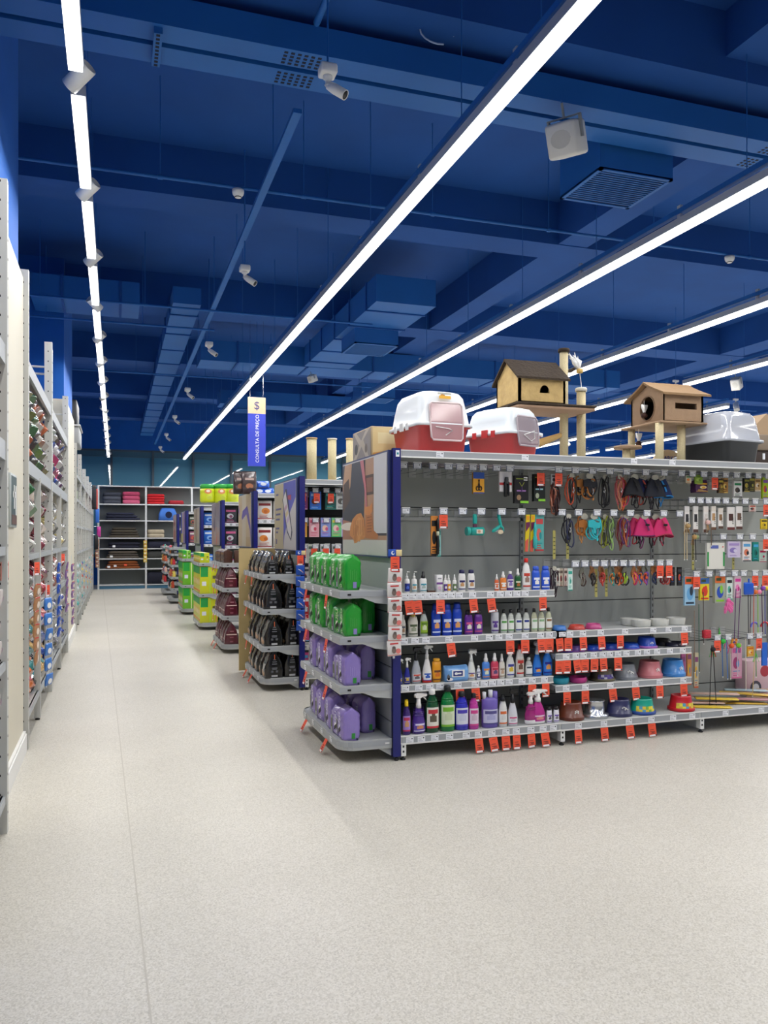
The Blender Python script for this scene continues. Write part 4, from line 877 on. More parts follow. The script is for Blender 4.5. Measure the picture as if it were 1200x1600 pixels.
def leash(c1, c2, seed, c3=None, h=.2):
    r = random.Random(seed); t = empty('dog_leash')
    MB().disc(0, -.01, .018, .018, -.006, M('b8b4a4', .5), .002, 12).build('hanging_card', t)
    for k, c in enumerate([c1, c2, c3 or c1, c2]):
        MB().tube(loop(0, r.uniform(-.02, .02), -.005-.012*k, h*r.uniform(.7, 1.0), r.uniform(.012, .03), r.uniform(-.012, .012), seed=seed*3+k), .0045, M(c, .65), closed=True).build('webbing_coil', t)
    x = r.uniform(-.02, .02); MB().tube([(x, -.015, -h*.4), (x+.006, -.016, -h*.48), (x, -.015, -h*.56), (x-.006, -.016, -h*.5)], .0035, CHROME).build('snap_hook', t)
    return t
def beads():
    mb = MB(); r = random.Random(4)
    for k in range(9): mb.tube(loop(0, r.uniform(-.03, .03), -.01*k, .16, r.uniform(.01, .03), r.uniform(-.02, .02), seed=k), .007, M(('3a1c1c', '7a3a28', '281418', 'b07058')[k % 4], .5), closed=True)
    return mb
z = PZ(866, 756, HB); tag(beads().build('bead_leash', None, (PX(866, HB), HB, z)), 'bunch of dark red bead leashes on the top hook row', 'leash')
hb(866, 741, 757, 10, 'd0d2d0', ['4a4a4a'], 'card', 'small pale card above the bead leashes')
TOPH = [(893, 'E', 'c8502c', '1a1a1e', 'orange and black leash bunch'), (909, 'H', 'b87838', '16171c', 'tan and black harness'), (920, 'H', '14161e', 'c07a3c', 'black and tan harness with round badge'), (945, 'L', '16161a', '2a2a30', 'black leash bunch'), (968, 'L', 'a04a4c', 'b87a5a', 'multicoloured leash bunch'), (976, 'L', 'f04a80', 'e8783a', 'bright pink leash bunch'), (990, 'V', '12131c', '0e0e14', 'black vest harness'), (1004, 'V', '18204e', 'c04a38', 'navy vest harness'), (1022, 'V', '101424', '1a1a20', 'dark vest harness'), (1033, 'V', '162a5c', '2a90d8', 'navy vest harness with bright blue trim')]
MID = [(880+8, 'L', '16161c', '2a3050', 'black and navy leash bunch'), (912, 'H', 'b87030', 'c88a4a', 'tan harness'), (927, 'H', '2ab0b8', '3ac4cc', 'turquoise harness'), (945, 'L', 'b8c03a', '4a4a38', 'lime leash bunch'), (955, 'L', '40443a', '9ac070', 'dark green leash bunch'), (972, 'L', 'a83248', '8a5a40', 'red and brown leash bunch'), (978, 'L', 'c86a3a', '5a2a6a', 'orange and purple leash bunch'), (994, 'V', 'b81858', 'c02a38', 'crimson vest harness'), (1006, 'V', 'c82068', '6a1a58', 'pink vest harness'), (1023, 'V', 'b01850', '8a1a3c', 'dark pink vest harness'), (1034, 'V', 'd02468', 'a8304a', 'large pink vest harness')]
for row, zt, where in ((TOPH, 2.035, 'top harness row'), (MID, 1.72, 'second harness row')):
    for i, (px, k, c1, c2, d) in enumerate(row):
        yy = HB+(.05 if i % 2 else 0)
        fn = {'E': lambda: leash(c1, c2, i+3, 'c04a2a', .24), 'L': lambda: leash(c1, c2, i+3, None, .22), 'H': lambda: harness(c1, c2, i), 'V': lambda: harness(c1, c2, i, True, c2)}[k]
        hang(px, zt, yy, fn, ('har', where, i), '%s on the %s' % (d, where), 'leash' if k in 'EL' else 'harness').scale = (1.25, 1, 1.1)
def collar(c1, c2, seed):
    t = empty('pet_collar'); MB().tube(loop(0, 0, 0, .075, .017, seed=seed), .006, M('9c6a40' if seed % 3 else '6a6a60', .5), closed=True).disc(0, -.03, .016, .03, 0, M('a06a3c' if seed % 3 else '78786c', .5)).build('hanging_card', t)
    MB().tube(loop(0, .006, -.045, .085, .012, -.014, seed=seed+1), .0055, M(c1), closed=True).tube(loop(0, -.004, -.05, .07, .009, -.014, seed=seed+2), .005, M(c2), closed=True).build('collar_band', t)
    MB().cbox(-.005, .012, -.026, -.014, -.09, -.072, M(c2), .003).build('buckle', t); return t
for i, (px, a, b, n) in enumerate(((909, '4a3a34', '8a8478', 'brown'), (924.5, '3a2c28', '1a1a1a', 'dark brown'), (939, 'c8443a', 'a03028', 'red'), (954.5, '1e8a80', 'c87a3a', 'teal'), (963, 'd8702c', '2c2c30', 'orange'), (970, '3a3a34', 'c0502c', 'olive'), (976, '201c20', 'a8c832', 'black and lime'), (990, 'c8286a', 'e08a3a', 'pink'), (999, '2a5a9c', 'd8702c', 'blue and orange'), (1007, '6a3a9a', 'd8502c', 'purple'), (1021, '16182a', '24345a', 'navy'), (1033, 'a83238', '702028', 'dark red'), (1040, 'c04a3c', '8a2a2c', 'coral red'))):
    hang(px, 1.32, HB+.01*(i % 3), lambda: collar(a, b, i), ('col', i), '%s pet collar on the collar hook row' % n, 'collar', 'pet collars').scale = (1.2, 1, 1.15)
for px, n in ((1051, 'left'), (1062, 'right')): hb(px, 886, 915, 8, '0e0e10', ['3a3a40', 'c84a2c', '2a4a8a', '222226'], 'card', '%s narrow black pack at the end of the collar row' % n)
for i, (px, c) in enumerate(((872, 'd4d2c8'), (877, 'b4a894'), (884, 'c8b8ae'))): hb(px, 888, 917, 6, c, ['5a4a44', '8a3a3c', '3a3a3e'], 'card', '%s slim pale pack beside the blue bottles' % ORD[i], Y=5.40+.02*i)
hb(891, 888, 923, 8, 'd8ece6', ['3ab09a', 'a0d8c8', '2a9a88'], 'card', 'slim mint green pack at the start of the collar row'); t = leash('3a2430', '241820', 55, None, .2); t.location = (PX(865.5, 5.41), 5.41, PZ(865.5, 886, 5.41)); tag(t, 'dark leash hanging past the end of the top bottle shelf', 'leash')
# third bay
hb(1076, 743, 755, 10, 'd8d0b8', ['3a8a50', 'e07a30', 'e0a870'], 'card', 'small orange and green card, first in the top row of the toy bay'); hb(1092, 742, 756, 14, '8aa83a', ['6a8a2a', 'b0c860'], 'card', 'green card above the purple treat bags')
def treatbag(w, h, c, c2, seed): return pouch('treat_bag', w, h, .03, c, lambda q, w, h, d: printed(q, w, h*.08, h*.85, -d/2-.002, [c2, 'e8d8a0', c2], seed), seed)
for k in range(4): inst(('tb', 'purple'), lambda: treatbag(.12, .1, '4a1a50', 'e0a828', 2), (PX(1095, 5.46)+.012*k, 5.46+.03*k, 1.915), 0, 'purple treat bag with yellow print, %s in its hanging row' % ORD[k], 'treat bag', 'purple treat bags')
for i, (px, a, b, c, cols) in enumerate(((1127, 748, 770, '3a2c20', ['c8b040', '8a6a30']), (1133, 747, 770, 'a87838', ['3a2c20', 'd8b860']), (1153, 752, 777, 'd8d8d4', ['0e7a48', '4a4038', '26262a']), (1167, 747, 768, '2a2a20', ['8a8a34', 'b8a040']), (1175, 745, 768, '4a4428', ['a8a040', '2c2c1c']), (1184, 748, 767, 'c8a468', ['7a5a30', 'e8e0d0']), (1196, 746, 779, 'a8c828', ['8a58b0', 'c8502c', '6a3a98']))):
    hb(px, a, b, 11 if i != 2 else 16, c, cols, 'card', 'small %s pack, %s in toy bay top row' % (['dark brown', 'tan', 'green topped white', 'dark olive', 'olive', 'beige', 'purple and lime'][i], ORD[i+1]), 2, .02)
for i, (px, top, bot, wp, cols) in enumerate(((1073.5, 791, 832, 9, ['d8d4d0', '2c2c30', '5a3a30']), (1087, 791, 832, 9, ['d8d4d0', '26262a', '5a3a30']), (1103, 791, 832, 9, ['e4dcd4', 'd8d0c8', '5a3a30']), (1115, 791, 828, 9, ['d8d0c4', 'b89060', '6a4a38']), (1126, 794, 826, 9, ['dcd4c8', '8a6a48', '5a4030']), (1142, 792, 828, 14, ['e4e0dc', '4a2c28', '6a3432']), (1155, 791, 827, 12, ['e6e2de', '6a5040', '5a3c34']))):
    hb(px, top, bot, wp, 'e4e0da', cols, 'tall', 'tall white and brown toy pack, %s from the left in the toy bay' % ORD[i], 1, .01)
def wand(cs, cb, L, seed, ball=None, tilt=0, feather=None):
    t = empty('cat_wand'); r = random.Random(seed)
    MB().tube([(0, 0, 0), (tilt*L, -.004, -L)], .0035, M(cs, .5), 6).tube([(tilt*L, -.004, -L), (tilt*L, -.004, -L-.008)], .005, WHITE, 6).build('stick', t)
    if ball: MB().lathe([(0, -.022), (.018, -.012), (.022, 0), (.016, .014), (0, .02)], M(ball, .8, bump=.4, nscale=90), (.004, -.012, -.03), n=12).build('pompom', t)
    if feather:
        mb = MB()
        for k in range(5): a = r.uniform(-.6, .6); mb.loft([[(x+math.sin(a)*u*.07, y, -.02-u*.08) for x, y in ((-.008*(1-u)*(u+.3), 0), (0, -.003), (.008*(1-u)*(u+.3), 0), (0, .003))] for u in (0, .3, .6, .95)], M(feather, .8))
        mb.build('feather_tuft', t)
    return t
def pw(px, zt, args, label, Y=5.43): o = inst(('wand', label), lambda: wand(*args), (PX(px, Y), Y, zt), 0, label, 'cat wand'); return o
pw(1070, 1.67, ('d8c49a', None, .3, 1, None, -.02), 'left natural wood stick toy hanging low in the toy bay'); pw(1073, 1.67, ('d8c49a', None, .3, 2, 'b89a68', .0, 'a88858'), 'right natural wood stick toy with brown ball'); pw(1083, 1.58, ('1a1a1e', None, .22, 3, 'b8925a', -.02, 'a88050'), 'left black stick toy with brown feather ball'); pw(1086, 1.58, ('1a1a1e', None, .22, 4, '8a9a6a', .03), 'right black stick toy with green ball')
pw(1104, 1.70, ('a89a80', None, .12, 5, 'e8bfb8', 0, 'c8a070'), 'stick toy with big pale pink pompom'); pw(1111, 1.66, ('6a5a4a', None, .18, 6, None, 0), 'thin brown stick toy beside the white green-edged card')
hb(1118.5, 848, 889, 33, 'e2e0d6', ['3a4a8c'], 'none', 'large white card with green side edges in the toy bay', 1, .02)
q = MB(); o = [x for x in bpy.data.objects if x.get('label', '').startswith('large white card')][0]
zw, zh = MM(33, 1118.5, HB), 41*DEP(1118.5, HB)/F_
q.plate(-zw/2, -zw*.41, -zh*.9, -zh*.35, -.002, M('2a9a4a')).plate(zw*.41, zw/2, -zh*.9, -zh*.35, -.002, M('2a9a4a')).plate(-zw*.3, zw*.14, -zh*.22, -zh*.1, -.002, M('5a68b0')).disc(zw*.4, -zh*.16, .006, .006, -.002, M('d83a3a'), n=10); q.build('printed_edge', o)
for i, (px, top, bot, wp, c, cols, n) in enumerate(((1147, 846, 871, 24, 'cfc2dc', ['a890c8', '8a78b8', 'd8d0e8'], 'lilac flat pack'), (1167, 846, 877, 16, 'e4e0dc', ['5aa0d0', 'd87a5a', '2a2a30'], 'white pack with orange disc'), (1181, 847, 877, 11, '1f8a80', ['48a8d8', '126a62', '0c5048'], 'dark teal pack'), (1192, 858, 878, 14, 'b8ccc0', ['b0184e', 'a8c8b8', 'b0184e'], 'crimson and mint pack'))): hb(px, top, bot, wp, c, cols, 'card', n+' in the middle of the toy bay', 2, .015)
hb(1176, 789, 800, 13, 'd8ccc4', ['c8503a', '3a3a3e'], 'card', 'small white header card with clear bag beneath in the toy bay'); hb(1194, 811, 827, 12, 'e8c828', ['3a3428', 'c8a828'], 'card', 'small yellow fish toy pack at the right edge')
hb(1078, 901, 946, 19, '9cc8e4', ['e8622c', '6aa8d8', '2a3a4c'], 'header', 'light blue fish pack with orange header', 3, .02); hb(1101, 903, 938, 17, 'e8d02c', ['3a6ab0', 'd8402c', 'd8402c'], 'header', 'yellow toy pack with blue header', 2, .02)
hb(1125, 900, 942, 19, 'a8b0a0', ['e07030', '2a50b8', '8ac83a'], 'header', 'clear toy pack with blue parrot and orange header', 2, .03); hb(1140, 902, 937, 11, 'dce8e0', ['2a2a2e', '5ab09a'], 'card', 'slim mint brush pack in the toy row'); hb(1153, 900, 934, 13, 'e8d0d8', ['d8409a', 'f08ac0', 'c83a8a'], 'card', 'pink toy pack in the toy row')
t = empty('feather_toy', (PX(1138.5, 5.4), 5.4, PZ(1138.5, 938, 5.4))); MB().lathe([(0, -.02), (.016, -.012), (.018, 0), (.01, .014), (0, .018)], M('f06ab0', .8), n=12).build('head', t)
mb = MB(); r = random.Random(2)
for k in range(26): a = r.uniform(0, 6.28); rr = r.uniform(.005, .04); z0 = -r.uniform(.02, .09); mb.tube([(.3*rr*math.cos(a), .3*rr*math.sin(a), z0+.02), (rr*math.cos(a), rr*math.sin(a)*.6, z0), (rr*1.1*math.cos(a), rr*.6*math.sin(a), z0-.025)], [.006, .009, .002], M('f27ab8', .9), 5)
mb.build('feathers', t); tag(t, 'fluffy pink feather toy hanging below the toy packs', 'cat toy')
t = empty('plastic_scoop', (PX(1170, 5.42), 5.42, PZ(1170, 906, 5.42))); MB().cbox(-.05, .05, -.01, .012, -.125, -.02, M('1f5ac8', .35), .012).build('pan', t); MB().tube([(0, 0, -.02), (0, 0, .01)], .008, M('1f5ac8')).build('handle', t); tag(t, 'bright blue plastic scoops hanging in the toy row', 'scoop')
for i, (px, zt, a) in enumerate(((1150, 1.12, ('5a2a68', None, .42, 11, None, -.05)), (1157, 1.12, ('5a2a68', None, .42, 12, None, -.07)), (1169, 1.1, ('26202c', None, .45, 13, None, 0)), (1173, 1.1, ('4a2a30', None, .45, 14, None, -.03)), (1178, 1.12, ('d8604a', None, .4, 15, 'e87a3a', -.02)), (1184, 1.12, ('8ac83a', None, .42, 16, 'f090b8', 0)), (1190, 1.15, ('4a2050', None, .42, 17, '8a4ab8', .02)), (1195, 1.15, ('3a3aa0', None, .42, 18, 'e8d03a', 0)))):
    pw(px, zt, a, 'long %s stick wand, %s from the left below the toy row' % (['purple', 'purple', 'black', 'maroon', 'coral', 'lime', 'plum', 'blue'][i], ORD[i]))
for px, c, n in ((1179, '6a6ad8', 'violet'), (1195, 'd02a2a', 'red')):
    mb = MB().tube([(.04*math.cos(a), 0, .04*math.sin(a)) for a in [PI*i/8 for i in range(9)]], .008, M(c, .4)); tag(mb.build('toy_arch', None, (PX(px, 5.46), 5.46, .79)), '%s arched plastic toy above the lower wand row' % n, 'cat toy')
mb = MB().cbox(-.035, .035, -.02, .02, -.07, 0, M('c02a3a', .6, noise=.8, nscale=60), .01); tag(mb.build('toy_pompom', None, (PX(1104, 5.43), 5.43, PZ(1104, 984, 5.43))), 'red and white crinkle ball beside the wand row', 'cat toy')
for i, (px, zt, a, n) in enumerate(((1092, 1.0, ('3a6a5a', None, .55, 21, None, .0), 'teal'), (1085, .95, ('8a7a6a', None, .5, 22, None, .0), 'grey'), (1099, 1.1, ('5a5048', None, .42, 23, None, 0), 'dark'), (1112, .66, ('1c1c20', None, .5, 24, '2a2a2e', -.05, '58b04a'), 'black'), (1114, .66, ('1c1c20', None, .5, 25, None, .06, 'd85a3a'), 'second black'),
    (1128, .72, ('2a6ab0', None, .32, 26, '3ac04a', .02, '4ac85a'), 'blue and green'), (1135, .72, ('4a7ac0', None, .34, 27, None, .03, 'c84a8a'), 'sky blue'), (1141, .68, ('c8c0b0', None, .3, 28, 'e8602c', 0, 'd04a78'), 'cream'), (1152, .68, ('c8b8c8', None, .28, 29, '7ac83a', 0, '4a9ad8'), 'lilac'), (1165, .7, ('d8d0c0', None, .42, 30, None, 0), 'white'), (1180, .62, ('c8b078', None, .4, 31, None, -.08), 'bamboo'), (1181, .6, ('3a8a3a', None, .22, 32, None, 0, '5ad84a'), 'green'), (1124, .8, ('3ab04a', None, .18, 33, None, -.04, '4ab83a'), 'leaf green'))):
    pw(px, zt, a, '%s wand toy in the lower wand row, %s from the left' % (n, ORD[i % 20]))
hb(1151, 1006, 1060, 20, 'd8a8c0', ['c85a9a', 'a8407a', '5a9ad0', 'd878a8'], 'card', 'translucent pink bag of toys in the lower wand row', 1, .01, Y=5.6); hb(1195, 1004, 1040, 10, '1f66d0', ['1a58b8', '1f66d0'], 'none', 'blue flat toy card at the right edge'); hb(1173, 1010, 1026, 12, 'e8b03a', ['d8702c', 'e8d8a0'], 'card', 'orange header card in the lower wand row')
hb(1122, 1001, 1012, 12, '9a8ac8', ['e8b83a', '6a58a8'], 'card', 'small violet header card behind the orange card'); hb(1148, 998, 1008, 11, 'e8a83a', ['d84a2c', '5a4aa8'], 'card', 'small orange and violet header card in the wand row')
for i, (px, a, b, c) in enumerate(((1068, 1020, 1072, 'b05a8a'), (1077, 1016, 1070, 'd8905a'), (1088, 1020, 1075, 'c8c0a0'))): hb(px, a, b, 8, c, ['8a4a7a', 'e0b03a', '6a8ab0', 'c85a3a'], 'card', 'clear sleeve of feather toys beside the bowl shelves, %s from the left' % ORD[i], Y=5.5)
# loose toys lying on the bottom shelf of the toy bay
fl = ['e0c02c', 'd8b03a', 'c8a878', 'd8b8a8', 'a8c0c8', 'c89a6a', 'd8c8b0', 'b8848a', 'd09a9a']
for i in range(15):
    r = random.Random(i+5); x = 4.55+.075*i % 1.05; x = 4.52+((i*.37) % 1.05); y = 5.33+.035*(i % 7); L = .16+.08*r.random()
    mb = MB().cbox(-L, L, -.04, .04, 0, .010, M(fl[i % len(fl)], .35, coat=.3), .003, 1); q = mb.build('flat_toy_pack', None, (x+.02, y+.06, .167+.010*(i//2)), r.uniform(-.75, -.35)); tag(q, 'flat %s toy pack lying in the bottom shelf heap, %s from the bottom' % (['yellow', 'gold', 'tan', 'salmon', 'pale blue', 'brown', 'cream', 'mauve', 'pink'][i % 9], ORD[i]), 'toy pack', 'flat toy packs')
t = empty('toy_box', (5.36, 5.75, .167)); MB().cbox(-.12, .2, -.06, .08, 0, .3, M('d8b8c0', .5), .01).build('box_body', t); q = MB().disc(-.02, .06, .06, .06, -.06, M('4a4a58'), .002).disc(-.02, .06, .035, .035, -.062, M('d0d0d4')).disc(.08, .2, .05, .05, -.06, M('b03a48')); q.build('printed_front', t); tag(t, 'pale pink boxed toy with grey wheel at the right edge', 'toy box')
# ---------------------------------------------------------------- goods on top of the nearest gondola
TZ = 2.152
def rrect(hx, hy, r, z, n=5, cx=0, cy=0):
    p = []
    for qx, qy, a0 in ((1, 1, 0), (-1, 1, 90), (-1, -1, 180), (1, -1, 270)):
        for i in range(n+1): a = math.radians(a0+90*i/n); p.append((cx+qx*(hx-r)+r*math.cos(a), cy+qy*(hy-r)+r*math.sin(a), z))
    return p
def litter(x, y, rz, hx, hy, H, zr, label, top, bot, big=True, clear=False):
    t = empty('covered_litter_box', (x, y, TZ), rz); mt = M(top, .35, coat=.2) if not clear else M(top, .12, coat=.6, alpha=.8); mb_ = M(bot, .35, coat=.2)
    MB().loft([rrect(hx*.82, hy*.82, .05, 0), rrect(hx*.86, hy*.86, .05, .015), rrect(hx*.94, hy*.94, .05, zr*.9), rrect(hx*1.02, hy*1.02, .05, zr*.92), rrect(hx*1.02, hy*1.02, .05, zr)], mb_).build('base_tray', t)
    s = 1 if not clear else .9
    MB().loft([rrect(hx*1.06, hy*1.06, .05, zr-.012), rrect(hx*1.06, hy*1.06, .05, zr+.01), rrect(hx*.98, hy*.98, .05, zr+.018), rrect(hx*.93, hy*.93, .06, zr+(H-zr)*.45), rrect(hx*.86, hy*.88, .07, zr+(H-zr)*.8), rrect(hx*.76, hy*.8, .08, zr+(H-zr)*.95), rrect(hx*.6, hy*.65, .07, H)], mt).build('hood', t)
    if clear:
        MB().box(hx*.9, hx*1.0, -hy*1.04-.002, -hy*1.02, zr*.25, zr*.5, TICKET).build('price_label', t)
    else:
        # door on the front side (-Y)
        dz0, dz1 = zr*.45, zr+(H-zr)*.62; dm = M('b98f92' if big else '8e7f86', .15, alpha=.85, coat=.4); dw = hx*.62
        def fy(z): return -hy*(1.07 if z < zr else 1.05-.12*(z-zr)/(H-zr))
        q = MB(); fr = MB(); zz = [dz0, dz0+.02, (dz0+dz1)/2, dz1-.02, dz1]; ww = [dw*.85, dw*.95, dw, dw*.97, dw*.85]
        L = [(-a, fy(z_)-.004, z_) for a, z_ in zip(ww, zz)]; Rr = [(a, fy(z_)-.004, z_) for a, z_ in zip(ww, zz)]
        for i in range(4): q.add([L[i], Rr[i], Rr[i+1], L[i+1]], [(0, 1, 2, 3)], dm)
        fr.tube(L+Rr[::-1], .007, M('d8c4c4' if big else 'b0a4aa', .4), closed=True)
        q.build('swing_door', t); fr.build('door_rim', t)
        MB().tube([(-dw*.7, fy(zr)-.012, zr*.9), (dw*.1, fy(zr)-.012, zr*.85), (dw*.3, fy(zr)-.012, zr*.8), (-dw*.1, fy(zr)-.012, zr*.62)] if big else [(-dw*.5, fy(zr)-.012, zr*.9), (dw*.5, fy(zr)-.012, zr*1.1), (dw*.55, fy(zr)-.012, zr*.8), (dw*.2, fy(zr)-.012, zr*.66), (-dw*.5, fy(zr)-.012, zr*.9)], .003, WHITE).build('door_motif', t)
        for sx in (-1, 1): MB().box(sx*hx*1.07-.006, sx*hx*1.07+.006, -.03, .03, zr-.03, zr+.03, WHITE if big else mb_).build('clip', t)
        for sy in (-.35, .45): MB().box(-hx*1.09, -hx*1.05, sy*hy-.02, sy*hy+.02, zr-.03, zr+.02, WHITE if big else mb_).build('clip', t)
        if big:
            q = MB().box(-.05, .045, -.002, 0, 0, .022, M('e8b030', .5)).disc(-.02, .018, .02, .018, 0, M('c88a3a')).plate(-.06, .05, .03, .045, 0, M('b8b8b0')); o = q.build('sticker', t, (0.0, -hy*.965, zr+(H-zr)*.74)); o.rotation_euler = (-.14, 0, 0)
    return tag(t, label, 'litter box')
litter(2.25, 5.66, math.radians(4), .215, .27, .465, .21, 'tall red and white covered litter box, left one on the nearest gondola', 'e2e6e8', 'c83a3a')
litter(2.84, 5.62, math.radians(20), .185, .245, .375, .175, 'shorter red and white covered litter box beside the furry cat house', 'dfe6ea', 'c8383a', False)
litter(4.93, 5.66, math.radians(8), .22, .26, .45, .2, 'black litter box with clear grey hood on the nearest gondola', 'c4c8d0', '17181a', clear=True)
# cardboard box with a cat picture
t = empty('cardboard_box', (2.13, 6.30, TZ)); MB().cbox(-.22, .22, -.26, .26, 0, .27, M('b9a27c', .6), .004, 1).build('box_body', t)
q = MB(); A(q, R(0, 1, 0, 1), .5, .25, '8a8078'); A(q, [(.1, 0), (.5, .5), (.8, .0), (.95, .0), (.6, .7), (.95, 1), (.75, 1), (.48, .7), (.2, 1), (.05, 1), (.38, .55), (0, .1)], .5, .25, 'b8ab98', t=.001); A(q, blob(.2, .45, .09, .18, 12), .5, .25, '2a2620', t=.0014); A(q, blob(.75, .4, .07, .15, 12), .5, .25, '6a5a4a', t=.0014)
q.build('printed_side', t, (-.2225, .25, .01), -PI/2)
q = MB(); A(q, R(0, 1, 0, 1), .42, .25, 'd8bf8a'); A(q, [(0, 0), (1, .0), (1, .25), (.5, .35), (0, .2)], .42, .25, 'c98e44', t=.001); A(q, R(.1, .5, .5, .85), .42, .25, 'e0cfa0', t=.001); A(q, blob(.7, .2, .1, .1), .42, .25, 'e8b040', t=.0014); q.build('printed_side', t, (-.21, -.262, .01))
tag(t, 'cardboard box with a grey cat photo on the gondola end, left of the litter boxes', 'box')
# tall cat tree with furry house
def post(mb, x, y, z0, z1, r=.045, m=None): mb.lathe([(r, z0), (r, z1)], m or SISAL, (x, y, 0), n=18)
FUR = M('c0a36c', .95, noise=.28, nscale=14, bump=1.0); FURD = M('3a2e22', .95, noise=.4, nscale=40, bump=1.0); PLUSH = M('a08468', .85, noise=.12, nscale=25, bump=.4)
t = empty('cat_tree', (3.3, 5.95, TZ))
def P(x, y): return (x-3.3, y-5.95)
for px, Y, zt, nm in ((881, 5.95, 3.10, 0), (908, 5.95, 2.78, 1)):
    x = PX(px, Y)-3.3; mb = MB(); post(mb, x, 0, 0, zt-TZ, .036 if nm == 0 else .038); mb.build('sisal_post', t)
    MB().lathe([(0, zt-TZ), (.048, zt-TZ), (.05, zt-TZ+.02), (.045, zt-TZ+.03), (0, zt-TZ+.03)], FURD if nm == 0 else M('d8d4c8', .9), (x, 0, 0), n=18).build('post_cap', t)
    if nm == 0: MB().tube([(x+.02, 0, zt-TZ-.16), (x+.07, 0, zt-TZ-.15), (x+.1, 0, zt-TZ-.13)], .014, FURD).build('perch_arm', t)
# platform, house
MB().cbox(-.27, .44, -.22, .2, .43, .455, M('a5866c', .8), .008).build('platform', t)
MB().cbox(-.28, .45, -.23, .21, .455, .475, FURD, .01).build('platform_fur', t)
hx0, hx1, hy0, hy1, hz0, hz1, hzr = -.25, .17, -.2, .2, .476, .69, .84
def house(t, x0, x1, y0, y1, z0, z1, zr, wall, roof, hole_side, over=.03, ridge_x=True):
    ym = (y0+y1)/2
    mb = MB(); th = .02
    # gable walls (facing -X and +X) and side walls
    if hole_side == 'gable':
        ring = [(y0, z0), (y1, z0), (y1, z1), (ym, zr), (y0, z1)]; n = 24; cz = (z0+z1)/2+.02; cr = (z1-z0)*.42
        hole = [(ym+cr*math.cos(2*PI*i/n), cz+cr*1.05*math.sin(2*PI*i/n)) for i in range(n)]
        out = []
        for hy, hz in hole:
            dy, dz = hy-ym, hz-cz; s = 1e9
            for a, b in zip(ring, ring[1:]+ring[:1]):
                ex, ez = b[0]-a[0], b[1]-a[1]; den = dy*ez-dz*ex
                if abs(den) > 1e-9:
                    u = ((a[0]-ym)*ez-(a[1]-cz)*ex)/den; v = ((a[0]-ym)*dz-(a[1]-cz)*dy)/den
                    if u > 0 and -1e-6 <= v <= 1+1e-6: s = min(s, u)
            out.append((ym+dy*s, cz+dz*s))
        vs = [(x0, a, b) for a, b in hole]+[(x0, a, b) for a, b in out]+[(x0+th, a, b) for a, b in hole]; fs = [(i, (i+1) % n, n+(i+1) % n, n+i) for i in range(n)]+[(i, (i+1) % n, 2*n+(i+1) % n, 2*n+i) for i in range(n)]
        for kx, c in ((y0, 0), (y1, 1)):
            near = min(range(n), key=lambda i: (out[i][0]-kx)**2+(out[i][1]-z0)**2)
        mb.add(vs, fs, wall); mb.add([(x0+.0005, a, b) for a, b in ring]+[(x0+.001, ym+cr*1.02*math.cos(2*PI*i/n), cz+cr*1.07*math.sin(2*PI*i/n)) for i in range(n)], [], wall)
        # fill the corner slivers
        for cy, cz_ in ring: 
            o2 = sorted(out, key=lambda q: (q[0]-cy)**2+(q[1]-cz_)**2)[:2]; mb.add([(x0, cy, cz_), (x0, o2[0][0], o2[0][1]), (x0, o2[1][0], o2[1][1])], [(0, 1, 2)], wall)
        mb.tube([(x0-.002, a, b) for a, b in hole], .006, M('8a7058', .8), closed=True)
    else: mb.prism([(y0, z0), (y1, z0), (y1, z1), (ym, zr), (y0, z1)], x0, x0+th, wall)
    mb.prism([(y0, z0), (y1, z0), (y1, z1), (ym, zr), (y0, z1)], x1-th, x1, wall)
    mb.box(x0, x1, y1-th, y1, z0, z1, wall).box(x0, x1, y0, y1, z0, z0+.01, wall)
    # front wall with an opening
    cx = (x0+x1)/2+.02
    if hole_side == 'arch': w2, h0, h1 = .045, z0+.08, z0+.145
    else: w2, h0, h1 = .11, z0+.11, z0+.16
    if hole_side != 'gable': mb.box(x0, cx-w2, y0, y0+th, z0, z1, wall).box(cx+w2, x1, y0, y0+th, z0, z1, wall).box(cx-w2, cx+w2, y0, y0+th, z0, h0, wall).box(cx-w2, cx+w2, y0, y0+th, h1, z1, wall)
    else: mb.box(x0, cx-w2, y0, y0+th, z0, z1, wall).box(cx+w2, x1, y0, y0+th, z0, z1, wall).box(cx-w2, cx+w2, y0, y0+th, z0, h0, wall).box(cx-w2, cx+w2, y0, y0+th, h1, z1, wall)
    if hole_side == 'arch':
        n = 10; top = h1
        arc = [(cx+w2*math.cos(PI*i/n), h0+(h1-h0)*math.sin(PI*i/n)) for i in range(n+1)]
        for i in range(n): mb.add([(arc[i][0], y0, arc[i][1]), (arc[i+1][0], y0, arc[i+1][1]), (arc[i+1][0], y0, h1), (arc[i][0], y0, h1)], [(0, 1, 2, 3)], wall)
    mb.build('house_walls', t)
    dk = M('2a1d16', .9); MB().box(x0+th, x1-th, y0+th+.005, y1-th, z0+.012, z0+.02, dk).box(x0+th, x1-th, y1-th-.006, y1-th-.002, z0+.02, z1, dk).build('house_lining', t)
    rr = MB(); s = 5
    for sg in (-1, 1):
        pts = []
        for i in range(s+1): u = i/s; yy = ym+sg*((y1-y0)/2+over)*u; zz = zr+(.016 if hole_side != 'gable' else .028)-(zr-z1+.03)*(u if hole_side != 'gable' else u**.84); pts.append((yy, zz))
        rr.prism(pts+[(a, b-.018) for a, b in pts[::-1]], x0-over, x1+over, roof)
    rr.build('roof', t)
house(t, hx0, hx1, hy0, hy1, hz0, hz1, hzr, FUR, FURD, 'arch')
MB().tube([(.27, 0, .36-.1), (.05, 0, .18), (-.1, 0, .17), (-.25, 0, .25)], [.02, .035, .035, .02], M('c8a468', .9, bump=.5, nscale=40)).build('hammock', t)
